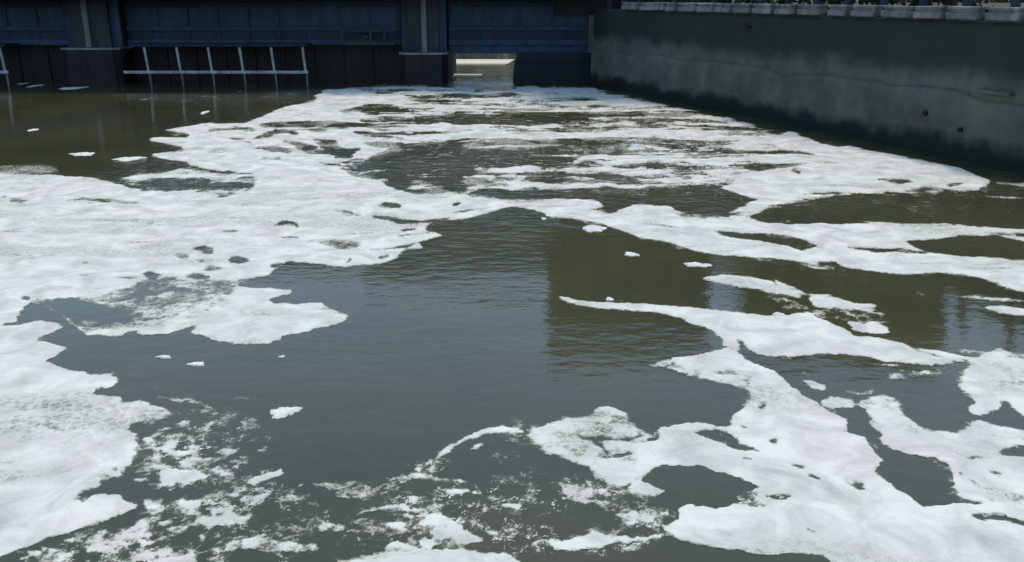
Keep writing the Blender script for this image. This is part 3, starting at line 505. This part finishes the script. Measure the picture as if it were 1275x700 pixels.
# ------------------------------------------------------------------ water sheet, reaching the horizon
def grid_mesh(name, xs, ys, zf):
    X, Y = np.meshgrid(xs, ys); Z, ch = zf(X, Y)
    co = np.stack([X, Y, Z], -1).reshape(-1, 3); nx, ny = len(xs), len(ys)
    i = np.arange(nx*ny).reshape(ny, nx); q = np.stack([i[:-1, :-1], i[:-1, 1:], i[1:, 1:], i[1:, :-1]], -1).reshape(-1, 4)
    me = mesh_np(name, co, q); a = me.attributes.new('chop', 'FLOAT', 'POINT'); a.data.foreach_set('value', ch.reshape(-1).astype(np.float32)); return me
def mesh_np(name, co, q):
    me = bpy.data.meshes.new(name); me.vertices.add(len(co)); me.vertices.foreach_set('co', co.astype(np.float32).reshape(-1))
    me.loops.add(q.size); me.loops.foreach_set('vertex_index', q.reshape(-1).astype(np.int32)); me.polygons.add(len(q))
    me.polygons.foreach_set('loop_start', np.arange(0, q.size, 4, dtype=np.int32)); me.polygons.foreach_set('loop_total', np.full(len(q), 4, np.int32))
    me.polygons.foreach_set('use_smooth', np.ones(len(q), bool)); me.update(calc_edges=True); return me
xs = np.concatenate([[-2500, -600, -200, -100, -60], np.arange(-42, -16, .6), np.arange(-16, 18, .16), np.arange(18, 34, .6), [40, 60, 100, 200, 600, 2500]])
ys = np.concatenate([[-2500, -500, -100, -30, -8, 0], np.arange(3, 16, .16), np.arange(16, 62, .2), [64, 70, 80, 100, 160, 400, 1000, 3500]])
water = link('water', grid_mesh('water', xs, ys, waves), M['water']); struct(water)
# riverbed sheet is not visible through the murky water
# ------------------------------------------------------------------ foam on the water
rows = np.concatenate([np.arange(106.5, 250, .8), np.arange(250, 700, 1.05), np.arange(700, 900, 4)])
cols = np.concatenate([np.arange(-310, -10, 6), np.arange(-10, 1285, 1.15), np.arange(1285, 1610, 6)])
A = (cols-637.5)/F; B = (350-rows)/F
T = -H/(-sp_+B*cp); Yr = (cp+B*sp_)*T
FX = A[None, :]*T[:, None]; FY = np.repeat(Yr[:, None], len(cols), 1)
cov, vv, rv, nn_ = foam_cover(FX, FY)
wz, _ = waves(FX, FY)
lump = fbm(FX*1.7, FY*1.7, 71, 5, .55)
thick = sstep(.3, 1, cov)*(.002 + .028*np.clip(lump-.3, 0, 1)*np.clip(.3+FY/18, .4, 2.2))
FZ = wz + .004 + thick
# right-hand wall line (plan): foam stops at it
WA = at(735, 105); WB = at(1275, 216)
wd = (WB-WA).normalized(); wn = Vector((wd.y, -wd.x, 0))
if wn.x < 0: wn = -wn            # wn points away from the water, into the bank
side = (FX-WA.x)*wn.x + (FY-WA.y)*wn.y
cov = cov*(1-sstep(-.55, -.12, side)); 
keepv = (cov > .012)
i = np.arange(cov.size).reshape(cov.shape)
kq = keepv[:-1, :-1] | keepv[:-1, 1:] | keepv[1:, 1:] | keepv[1:, :-1]
q = np.stack([i[1:, :-1], i[1:, 1:], i[:-1, 1:], i[:-1, :-1]], -1)[kq]
used = np.zeros(cov.size, bool); used[q.reshape(-1)] = True; remap = np.cumsum(used)-1
co = np.stack([FX, FY, FZ], -1).reshape(-1, 3)[used]
mef = mesh_np('foam', co, remap[q]); a = mef.attributes.new('cover', 'FLOAT', 'POINT'); a.data.foreach_set('value', cov.reshape(-1)[used].astype(np.float32))
foam = link('foam', mef, M['foam']); foam['kind'] = 'stuff'; foam['label'] = 'white foam drifting in rafts and streaks over the murky water'
print('foam quads', len(q))

# small separate clumps of foam that float clear of the rafts
def clump(px, py, w_px, h_px, label, seed, tall=.5, group=None):
    rr_ = random.Random(seed); c = at(px, py); s = (at(px+1, py)-c).length
    e1 = at(px, py-h_px/2); e2 = at(px, py+h_px/2)
    rx = w_px*s/2; ry = max(.03, (e1.y-e2.y)/2*.85); hz = min(min(rx, ry)*tall*.35, .006+.008*h_px*s)
    bm = bmesh.new(); nr, na = 4, 40; ph = [rr_.uniform(0, 6.3) for _ in range(7)]
    def rad(a): return 1+.16*math.sin(2*a+ph[0])+.14*math.sin(3*a+ph[1])+.12*math.sin(5*a+ph[2])+.09*math.sin(9*a+ph[3])+.07*math.sin(14*a+ph[5])+.05*math.sin(21*a+ph[6])
    top = bm.verts.new((0, 0, hz)); prev = None
    for k in range(1, nr+1):
        u = k/nr; ring = []
        for j in range(na):
            a = j*2*math.pi/na; z = hz*(1-u**2.4)*(1+.35*math.sin(7*a+k+ph[4])*u)-(.03 if k == nr else 0)
            ring.append(bm.verts.new((rx*u*rad(a)*math.cos(a), ry*u*rad(a)*math.sin(a), z)))
        for j in range(na):
            if prev is None: bm.faces.new((top, ring[j], ring[(j+1) % na]))
            else: bm.faces.new((prev[j], ring[j], ring[(j+1) % na], prev[(j+1) % na]))
        prev = ring
    me = bpy.data.meshes.new('foam_clump'); bm.to_mesh(me); bm.free()
    for p in me.polygons: p.use_smooth = True
    o = link('foam_clump', me, M['clump']); wz0 = float(waves(np.array([c.x]), np.array([c.y]))[0][0]); o.location = (c.x, c.y, wz0+.012); tag(o, label, 'foam', group); return o
for a_ in [(90, 110, 27, 5, 'bright white oblong foam clump at the foot of the left concrete pier', 1, 2.0),
        (44, 107, 12, 4, 'small round white foam clump just left of the pier foot', 2, 2.0), (29, 104, 8, 3, 'tiny dim foam speck farthest left under the gates', 3, 1.5),
        (41, 162, 10, 4, 'lone small foam clump on the dark water below the left pier', 4, 1.0),
        (103, 192, 36, 5, 'long thin pale foam clump above the top edge of the left raft', 5, .6), (160, 198, 40, 6, 'curved thin foam clump between the left raft and the upper tongue', 6, .6),
        (677, 273, 6, 4, 'tiny white foam dot just under the middle foam line', 7, 1.0), (741, 286, 28, 8, 'small oval white foam clump below the start of the right band', 8, .8),
        (868, 330, 36, 7, 'flat white foam clump lying on olive water above the larger curled one', 9, .7), (786, 317, 20, 6, 'yellowish foam scrap alone on the olive water', 10, .5),
        (970, 392, 16, 6, 'small oval foam clump tucked above the diagonal raft', 11, .8), (204, 445, 20, 5, 'slanting little foam clump nearest the left coast in the calm water', 12, .8),
        (245, 454, 20, 7, 'bright small oval foam clump in the calm grey water', 13, .9), (351, 445, 7, 4, 'tiny foam dot beside the tongue tip', 14, .7),
        (354, 513, 40, 17, 'angular white foam clump floating above the flakes', 15, .35), (759, 373, 9, 6, 'tiny foam peak standing above the thin foam line', 16, 1.0),
        (255, 140, 8, 5, 'small whitish scrap on dark water left of the upper foam arm', 17, 1.0)]:
    clump(*a_[:5], a_[5], a_[6])

# ------------------------------------------------------------------ sluice gates, piers
YG = WA.y + .1                                   # face of the piers
def gx(px, Y=None): return onY(px, 80, YG if Y is None else Y).x
def gz(py, Y=None): return onY(637, py, YG if Y is None else Y).z
ztop = 5.15
def pier(px0, px1, label, light_px, z_py):
    x0, x1 = gx(px0), gx(px1); cx = (x0+x1)/2; w_ = x1-x0; zb = gz(z_py)
    t = thing('sluice_pier', label, 'pier', (cx, YG, 0))
    b = MB(); hw = w_/2
    b.prism([(-hw, 2.2), (-hw, .35), (-hw+.35, 0), (hw-.35, 0), (hw, .35), (hw, 2.2)], -1.5, zb-.06); b.build('base', M['dark'], t)
    MB().prism([(-hw-.03, 2.2), (-hw-.03, .3), (-hw+.33, -.04), (hw-.33, -.04), (hw+.03, .3), (hw+.03, 2.2)], zb-.058, zb+.05).build('ledge', M['edge'] if light_px else M['concrete'], t)
    MB().box(-hw*.62, hw*.62, .75, 2.3, zb+.052, ztop).build('column', M['concrete'], t)
    MB().box(-hw+.02, hw-.02, 2.302, 9.0, -1.5, ztop).build('rear_wall', M['concrete'], t)
    if light_px:
        lx = gx(light_px)-cx
        MB().box(lx-.16, lx+.16, .56, .748, zb+.052, ztop, .02).build('guide_channel', M['steeldk'], t)
    for s in (-1, 1):
        MB().box(s*hw*.62 if s > 0 else -hw+.08, hw-.08 if s > 0 else s*hw*.62-.002, 1.0, 1.35, zb+.052, ztop, .015).build('gate_guide', M['blue'] if s > 0 else M['bluedark'], t)
    return t
p1 = pier(76, 149, 'left dark concrete pier with pale ledge and vertical steel channel', 108, 61)
p2 = pier(497, 557, 'middle dark concrete pier left of the bright gap under the gate', 528, 67)
p0 = copy_tree(p1); p0.location.x = p1.location.x - (p2.location.x-p1.location.x); p0['label'] = 'outer dark concrete pier at the far left end of the gates, beyond the frame'

def gate_leaf(px0, px1, label, y_bot, lower=True, truss=False):
    x0, x1 = gx(px0)+.01, gx(px1)-.01; Yf = YG+1.5; zb = gz(y_bot, Yf); t = thing('sluice_gate', label, 'gate', ((x0+x1)/2, Yf, 0)); hw = (x1-x0)/2
    MB().box(-hw, hw, .25, .33, zb, ztop).build('skin_plate', M['blue'], t)
    for (ya, yb, m_, dep) in [(2, 9, 'bluedark', .18), (33, 38, 'blue', .24), (49, 56, 'steelb', .26)]:
        za, zz = gz(yb, Yf), gz(ya, Yf)
        if zz < zb: continue
        MB().box(-hw+.003, hw-.003, .25-dep, .247, max(za, zb-.02), zz, .01).build('girder', M['blue'] if m_ != 'bluedark' else M['bluedark'], t)
    MB().box(-hw+.01, hw-.01, .19, .247, gz(48.5, Yf), gz(38.5, Yf)).build('recessed_web', M['bluedark'], t) if y_bot > 50 and not truss is None else None
    n_ = max(2, int(round(hw*2/1.9)))
    for k in range(n_+1):
        xx = -hw+.06+(hw*2-.12)*k/n_
        MB().box(xx-.045, xx+.045, .13, .187, zb+.45, ztop, .008).build('stiffener', M['blue'], t)
    if lower:
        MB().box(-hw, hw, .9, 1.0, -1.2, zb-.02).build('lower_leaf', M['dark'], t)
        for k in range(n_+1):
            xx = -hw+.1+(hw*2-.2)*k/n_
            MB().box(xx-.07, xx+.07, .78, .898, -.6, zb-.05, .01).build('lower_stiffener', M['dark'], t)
    return t
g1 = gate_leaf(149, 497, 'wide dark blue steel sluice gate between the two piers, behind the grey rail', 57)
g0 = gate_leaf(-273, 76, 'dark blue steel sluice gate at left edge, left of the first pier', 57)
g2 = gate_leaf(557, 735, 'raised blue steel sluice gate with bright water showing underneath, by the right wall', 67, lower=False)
# lattice end frame on the wide gate, and the dark leaf closing the right half of the raised bay
def zf(py, Y): return onY(637, py, Y).z
Yt = YG+1.05; cx1 = g1.location.x
fr = thing('lifting_frame', 'small grey lattice lifting frame at the right end of the wide gate', 'frame', (gx(458, Yt), Yt, 0))
hw = (gx(492, Yt)-gx(425, Yt))/2
MB().box(-hw, hw, -.06, .06, zf(40, Yt), zf(37, Yt), .01).build('top_bar', M['concrete'], fr); MB().box(-hw, hw, -.06, .06, zf(56, Yt), zf(52, Yt), .01).build('bottom_bar', M['concrete'], fr)
for px in (428, 463, 480):
    xx = gx(px, Yt)-fr.location.x; MB().box(xx-.07, xx+.07, -.05, .05, zf(52, Yt)+.002, zf(40, Yt)-.002).build('upright', M['concrete'], fr)
MB().box(-.25, .1, -.04, 1.0, zf(48, Yt), zf(44, Yt)).build('bracket', M['concrete'], fr)
# dark stop-log panel in the right half of the right bay with slanted left edge
Yl = YG+1.2
pn = thing('bulkhead_panel', 'dark slanted bulkhead panel closing the right half of the raised gate bay', 'panel', (gx(690, Yl), Yl, 0))
bm = bmesh.new(); ptsf = [(gx(644, Yl), zf(66, Yl)), (gx(640, Yl), zf(84, Yl)), (gx(636, Yl), -1.2), (gx(735, Yl)+.2, -1.2), (gx(735, Yl)+.2, zf(66, Yl))]
ptsf = [(x-pn.location.x, z) for x, z in ptsf]
fa = [bm.verts.new((x, 0, z)) for x, z in ptsf]; fb = [bm.verts.new((x, .12, z)) for x, z in ptsf]
bm.faces.new(fa); bm.faces.new(fb[::-1])
for k in range(5): bm.faces.new((fa[k], fb[k], fb[(k+1) % 5], fa[(k+1) % 5]))
bmesh.ops.recalc_face_normals(bm, faces=bm.faces); me = bpy.data.meshes.new('plate'); bm.to_mesh(me); bm.free(); link('plate', me, M['navy'], pn)
for z in (.5, 1.15): MB().box(gx(640, Yl)-pn.location.x, gx(733, Yl)-pn.location.x, -.1, -.002, z, z+.12, .01).build('rib', M['navy'], pn)
# pale sunlit sill seen under the raised gate, and the crest in front of it
sa = at(557, 79, .02); sb_ = at(640, 72, .02)
YS0 = at(600, 81).y; YS1 = at(600, 75.5).y
t = thing('sill', 'pale sunlit concrete sill seen through the gap under the raised gate', 'sill', (at(600, 80).x, YS0, 0))
MB().prism([(at(556, 81).x-t.location.x-4, 0), (at(632, 81).x-t.location.x, 0), (at(641, 75.5).x-t.location.x, YS1-YS0), (at(556, 75.5).x-t.location.x-4, YS1-YS0)], -.4, .10).build('slab', M['sill'], t)
MB().box(at(556, 81).x-t.location.x-4, at(630, 81).x-t.location.x, -.35, -.003, -.4, .02).build('step', M['sill'], t)
MB().box(at(556, 95).x-t.location.x-3, at(600, 95).x-t.location.x, at(580, 97).y-YS0, at(580, 93).y-YS0, -.4, .05, .02).build('front_step', M['sill'], t)

# fender rails hanging in front of the closed gates
def fender(px0, px1, posts, label, rail_px, Yf=YG-.35):
    z = zf(90, Yf); t = thing('fender_rail', label, 'rail', (gx(rail_px, Yf), Yf, 0)); ox = t.location.x
    MB().box(gx(px0, Yf)-ox, gx(px1, Yf)-ox, -.07, .07, z-.085, z+.085, .02).build('rail', M['steel'], t)
    for px in posts:
        xx = gx(px, Yf)-ox; xt = gx(px-2, Yf)-ox
        MB().tube((xt, 0, gz(59, Yf)), (xx, 0, z+.08), .075).build('post', M['steel'], t)
        MB().tube((xx+.1, 0, -.9), (xx+.05, 0, z-.09), .055).build('lower_tube', M['steeldk'], t)  # thinner, duller tubes running from the rail into the water
    MB().box(gx(px0+10, Yf)-ox, gx(px1, Yf)-ox, .02, 1.6, gz(58, Yf), gz(55.5, Yf)).build('hanger_shelf', M['bluedark'], t)
    return t
fender(153, 383, (184, 224, 263, 302, 341, 380), 'long grey steel fender rail with six posts in front of the wide blue gate', 265)
fender(-220, 9, (-195, -156, -116, -76, -36, 5), 'grey steel fender rail ending at the left edge of the picture', -105)

# service deck and gatehouse above (seen mirrored in the calm water)
xl, xr = gx(-520), gx(735)
dk = thing('service_bridge', 'concrete service bridge crossing above the sluice gates, front overhang added to shade them, mirrored in the water', 'bridge', ((xl+xr)/2, YG, 0)); hw = (xr-xl)/2
MB().box(-hw, hw+.5, -1.8, 9, ztop+.003, ztop+.5).build('deck', M['concrete'], dk)  # front overhang added to block sky and darken the gates below
for y0 in (-1.7, 1.2): MB().box(-hw, hw, y0, y0+.35, ztop-.35+.0, ztop, 0).build('beam', M['concrete'], dk) if y0 < 0 else None
def house(name, label, px0, px1, ydep, z0, z1, m_, nwin, roofm='roof', yoff=2.5, over=.25):
    x0, x1 = gx(px0, YG+yoff), gx(px1, YG+yoff); t = thing(name, label, 'building', ((x0+x1)/2, YG+yoff, z0)); hw = (x1-x0)/2; hh = z1-z0
    MB().box(-hw, hw, 0, ydep, 0, hh-.3).build('wall', M[m_], t)
    MB().box(-hw-over*.2, hw+over*.2, -over, ydep+over, hh-.298, hh).build('roof', M[roofm], t)
    fl = max(1, int(hh//3.2))
    for f in range(fl):
        for k in range(nwin):
            cx = -hw+hw*2*(k+.5)/nwin; zz = .9+f*3.2
            if zz+1.5 > hh-.4: continue
            wf = MB().box(cx-.6, cx+.6, -.05, -.002, zz, zz+1.4, .01).build('window', M['steeldk'], t)
            for s in (-1, 1): MB().box(cx+s*.29-.26, cx+s*.29+.26, -.07, -.052, zz+.07, zz+1.33).build('pane', M['glass'], wf)
    return t
zd = ztop+.503
house('gatehouse', 'long low grey gatehouse above the left gates, mirrored in the calm water', -500, 437, 5, zd, 11.9, 'concrete', 9)
house('hoist_house', 'dark square hoist house standing over the middle pier, mirrored as a dark block', 440, 527, 4, zd, 12.6, 'roof', 2, yoff=2.0)
house('hoist_house', 'beige hoist house over the raised gate, its mirror image broken by ripples', 531, 688, 5, zd, 12.9, 'beige', 4)
house('control_tower', 'tall olive brown control tower at the end of the right wall, mirrored in the water', 690, 905, 8, 5.15, 17.6, 'house', 5, yoff=1.2)
MB().box(gx(690, YG+1.2)+.05, gx(905, YG+1.2)-.05, YG+1.25, YG+9.2, 3.9, 5.147).build('tower_plinth', M['dark'])['kind'] = 'structure'

# ------------------------------------------------------------------ right-hand retaining wall
WL = (WB-WA).length+16; ang = math.atan2(wd.y, wd.x)
zw = H*.846
wall = thing('retaining_wall', 'long stained dark concrete river wall on the right, topped with pale blocks', 'wall', (WA.x, WA.y, 0), ang)
# local frame: +x along the wall toward the camera, +y to the water side or the bank
loc_n = Matrix.Rotation(-ang, 3, 'Z') @ wn; sgn = 1 if loc_n.y > 0 else -1      # bank side
def wbox(x0, x1, d0, d1, z0, z1, bev=0): # d measured into the bank
    a, b = sorted((d0*sgn, d1*sgn)); return MB().box(x0, x1, a, b, z0, z1, bev)
def rough_wall(name, L_, z0, z1, d, amp, m_, edge=0, dx=.25):
    nx = int(L_/dx)+1; nz = max(4, int((z1-z0)/.18)); xs = np.linspace(0, L_, nx); zs = np.linspace(0, 1, nz); X, Zu = np.meshgrid(xs, zs)
    tp = z1 - edge*np.clip(fbm(X*.5, 0*X, 90, 4)-.35, 0, 1) if edge else z1
    Z = z0 + (tp-z0)*Zu; D = d - amp*(fbm(X*.7, Z*.9, 95, 5)-.5)*2
    c0 = np.stack([X, sgn*D, Z], -1).reshape(-1, 3); Xb, Db = xs, np.full(nx, d+1.2)
    topz = Z[-1]; c1 = np.stack([xs, sgn*(D[-1]+.7), topz], -1)
    co_ = np.concatenate([c0, c1]); i = np.arange(nx*nz).reshape(nz, nx); q_ = np.stack([i[:-1, :-1], i[:-1, 1:], i[1:, 1:], i[1:, :-1]], -1).reshape(-1, 4)
    j = np.arange(nx)+nx*nz; qt = np.stack([i[-1, :-1], i[-1, 1:], j[1:], j[:-1]], -1)
    if sgn > 0: pass
    o = link(name, mesh_np(name, co_, np.concatenate([q_, qt])), M[m_], wall); return o
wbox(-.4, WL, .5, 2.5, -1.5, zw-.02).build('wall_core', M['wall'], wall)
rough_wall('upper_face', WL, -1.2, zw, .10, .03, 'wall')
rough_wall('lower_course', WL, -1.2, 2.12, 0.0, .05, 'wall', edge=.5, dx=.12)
wbox(-.1, WL, .12, .9, zw+.002, zw+.07).build('kerb_strip', M['concrete'], wall)
def wall_x(px, z=zw):
    """distance along the wall where column px meets it at height z"""
    lo, hi = 0.0, WL+30
    for _ in range(50):
        mid = (lo+hi)/2; X = WA.x+wd.x*mid; Y = WA.y+wd.y*mid
        u, v_ = proj(X, Y, z)
        if u < px and Y > 1: lo = mid
        else: hi = mid
    return lo
blocks = [(774, 793), (797, 826), (829, 842), (845, 864), (868, 887), (890, 910), (913, 932), (937, 960), (965, 990), (993, 1020), (1031, 1054), (1060, 1089), (1097, 1129), (1137, 1171), (1178, 1216), (1227, 1268), (1280, 1325), (1338, 1390)]
bm_ = None
for k, (a_, b_) in enumerate(blocks):
    xa, xb = wall_x(a_), wall_x(b_); l_ = (xb-xa)
    mbk = wbox(-l_/2, l_/2, -.08, .42, 0, .19+.03*random.random(), .035)
    t2 = wbox(-l_/2*.9, l_/2*.9, .0, .36, .16, .29); me2 = bpy.data.meshes.new('tmp2'); t2.b.to_mesh(me2); mbk.b.from_mesh(me2); bpy.data.meshes.remove(me2)
    t3 = wbox(-l_/2*.96, l_/2*.96, -.05, .40, .288, .385, .02); me2 = bpy.data.meshes.new('tmp2'); t3.b.to_mesh(me2); mbk.b.from_mesh(me2); bpy.data.meshes.remove(me2)
    o = mbk.build('coping_block', M['coping'], wall)
    o.location = ((xa+xb)/2, 0, zw+.072); o.rotation_euler = (R(random.uniform(-2, 2)), R(random.uniform(-1, 1)), R(random.uniform(-2, 2)))
# iron stub and stain bracket low on the wall
brk = wbox(-.25, .25, -.12, .12, 0, .1, .01).build('iron_bracket', M['dark'], wall); brk.location = (wall_x(930), 0, zw-.55)
led = wbox(-.6, .6, -.1, .08, 0, .12, .02).build('broken_ledge', M['wall'], wall); led.location = (wall_x(1238, 2.1), 0, 2.15)
for px, zz, r_ in [(1153, 1.3, .07), (1196, .95, .06)]:
    xw = wall_x(px, zz); h_ = MB().tube((0, -sgn*.08, 0), (0, sgn*.3, 0), r_*1.3, n=14).build('drain_pipe', M['dark'], wall); h_.location = (xw, 0, zz)
# railing on the wall
rl = thing('railing', 'dark post and rail railing along the top of the right river wall', 'railing', (WA.x, WA.y, zw+.004), ang)
x_ = wall_x(1100); step = wall_x(1180)-wall_x(1130)
x_ = wall_x(1132, -zw-.6); step = wall_x(1183, -zw-.6)-x_
xx = x_-step*int(x_/step)
while xx < WL:
    wbox(xx-.10, xx+.10, .55, .77, .07, 1.45, .015).build('post', M['concrete'], rl); xx += step
for z in (1.36,): wbox(.2, WL, .63, .70, z, z+.06, .01).build('rail', M['steeldk'], rl)

# banks
def sheet(name, pts, z, m_):
    me = bpy.data.meshes.new(name); me.from_pydata([(x, y, z) for x, y in pts], [], [tuple(range(len(pts)))]); return struct(link(name, me, M[m_]))
far = WA + Vector((0, 0, 0)); e = WA + wd*WL
b0 = WA + wn*2.4
sheet('bank_ground', [(e.x+wn.x*.9, e.y+wn.y*.9), (2500, e.y-5), (2500, 2500), (WA.x+60, 2500), (WA.x+wn.x*.9, WA.y+wn.y*.9+1.2)], zw-.01, 'earth')
MB().box(WA.x+1.0, WA.x+3.0, WA.y+1.2, 400, -1, zw-.02).build('upstream_wall', M['dark']).__setitem__('kind', 'structure')

# trees on the right bank (seen mirrored)
def tree(x, y, h_, rad_, label, seed):
    rr_ = random.Random(seed); t = thing('bank_tree', label, 'tree', (x, y, zw), 0, 'trees on the right bank'); b = MB()
    b.tube((0, 0, -.1), (.1, 0, h_*.35), .28, .2); b.tube((.1, 0, h_*.35), (0, .1, h_*.75), .2, .08)
    for k in range(7):
        a = rr_.uniform(0, 6.28); z = h_*rr_.uniform(.3, .6); b.tube((.08, 0, z), (math.cos(a)*rad_*.7, math.sin(a)*rad_*.7, z+h_*.2), .1, .03, 6)
    b.build('trunk', M['bark'], t)
    cl = [(rr_.uniform(-1, 1)*rad_*.7, rr_.uniform(-1, 1)*rad_*.7, h_*rr_.uniform(.42, .9), rad_*rr_.uniform(.3, .5)) for _ in range(16)]
    rs = np.random.RandomState(seed); n_ = 5200; ci = rs.randint(0, 16, n_); c = np.array(cl)[ci]
    d = rs.normal(size=(n_, 3)); d /= np.linalg.norm(d, axis=1)[:, None]; p = c[:, :3]+d*(c[:, 3]*rs.uniform(.5, 1.05, n_))[:, None]
    u = rs.normal(size=(n_, 3)); u /= np.linalg.norm(u, axis=1)[:, None]; v2 = np.cross(u, rs.normal(size=(n_, 3))); v2 /= np.linalg.norm(v2, axis=1)[:, None]; s_ = rs.uniform(.12, .24, n_)[:, None]
    co_ = np.stack([p-u*s_, p+v2*s_*.6, p+u*s_, p-v2*s_*.6], 1).reshape(-1, 3); me = mesh_np('crown', co_, np.arange(n_*4).reshape(-1, 4)); link('crown', me, M['leaf'], t)
for k, (px, dist, h_, rd_, lb) in enumerate([(884, 5.0, 8.8, 2.6, 'tallest olive tree pressed against the side of the control tower'), (915, 4.2, 7.6, 2.6, 'broad olive tree second from the control tower on the right bank'), (965, 4, 6.6, 2.3, 'olive tree third from the control tower on the right bank'),
        (1010, 3.6, 5.6, 2.0, 'olive tree fourth from the control tower on the right bank'), (1050, 3.2, 4.4, 1.4, 'smallest olive tree, last before the open sky above the right wall')]):
    s_ = wall_x(px, -6); pp = WA + wd*s_ + wn*dist; tree(pp.x, pp.y, h_, rd_, lb, 100+k)

# clipped hedge along the wall top, tall as far as the trees, low beyond them
def hedge(x0, x1, d0, d1, h_, n_, label, seed):
    t = thing('hedge', label, 'hedge', (WA.x, WA.y, zw), ang); rs = np.random.RandomState(seed)
    p = np.stack([rs.uniform(x0, x1, n_), sgn*rs.uniform(d0, d1, n_), rs.uniform(0, 1, n_)**.7*h_*(1+.12*np.sin(rs.uniform(0, 6, n_)))], 1)
    u = rs.normal(size=(n_, 3)); u /= np.linalg.norm(u, axis=1)[:, None]; v2 = np.cross(u, rs.normal(size=(n_, 3))); v2 /= np.linalg.norm(v2, axis=1)[:, None]; s_ = rs.uniform(.07, .15, n_)[:, None]
    co_ = np.stack([p-u*s_, p+v2*s_*.6, p+u*s_, p-v2*s_*.6], 1).reshape(-1, 3); link('foliage', mesh_np('foliage', co_, np.arange(n_*4).reshape(-1, 4)), M['hedge'], t)
    b = MB()
    for k in range(int((x1-x0)/1.1)): x = x0+.5+k*1.1; y = sgn*(d0+d1)/2; b.tube((x, y, -.05), (x+.1, y, h_*.8), .04, .02, 6)
    b.build('stem', M['bark'], t); return t
hx = wall_x(1102, -6)
hedge(.5, hx, 1.9, 3.2, 4.7, 15000, 'tall dark hedge behind the far end of the river wall railing, under the trees', 5)
hedge(hx+.05, WL, 1.3, 2.3, .34, 16000, 'low dark hedge behind the near end of the river wall railing', 6)

# unseen wooded bank upstream, added to block bright sky from the gap's water
me = bpy.data.meshes.new('sky_block_bank'); fy = 118.0
me.from_pydata([(-400, fy-6, -.4), (400, fy-6, -.4), (400, fy, 2.5), (-400, fy, 2.5), (400, 2500, 3.0), (-400, 2500, 3.0)], [], [(0, 1, 2, 3), (3, 2, 4, 5)]); struct(link('sky_block_bank', me, M['earth']))
rs = np.random.RandomState(77); n_ = 26000
X_ = rs.uniform(-90, 90, n_); hh_ = 9+6*fbm(X_*.08, 0*X_, 301, 4)*1.4
p = np.stack([X_, fy+rs.uniform(0, 9, n_), 2.2+rs.uniform(0, 1, n_)**.8*hh_], 1)
u = rs.normal(size=(n_, 3)); u /= np.linalg.norm(u, axis=1)[:, None]; v2 = np.cross(u, rs.normal(size=(n_, 3))); v2 /= np.linalg.norm(v2, axis=1)[:, None]; s_ = rs.uniform(.4, .8, n_)[:, None]
wood = link('sky_block_wood', mesh_np('sky_block_wood', np.stack([p-u*s_, p+v2*s_*.6, p+u*s_, p-v2*s_*.6], 1).reshape(-1, 3), np.arange(n_*4).reshape(-1, 4)), M['leaf']); wood['kind'] = 'stuff'; wood['label'] = 'unseen dark wood added upstream to block bright sky mirrored under the gate'
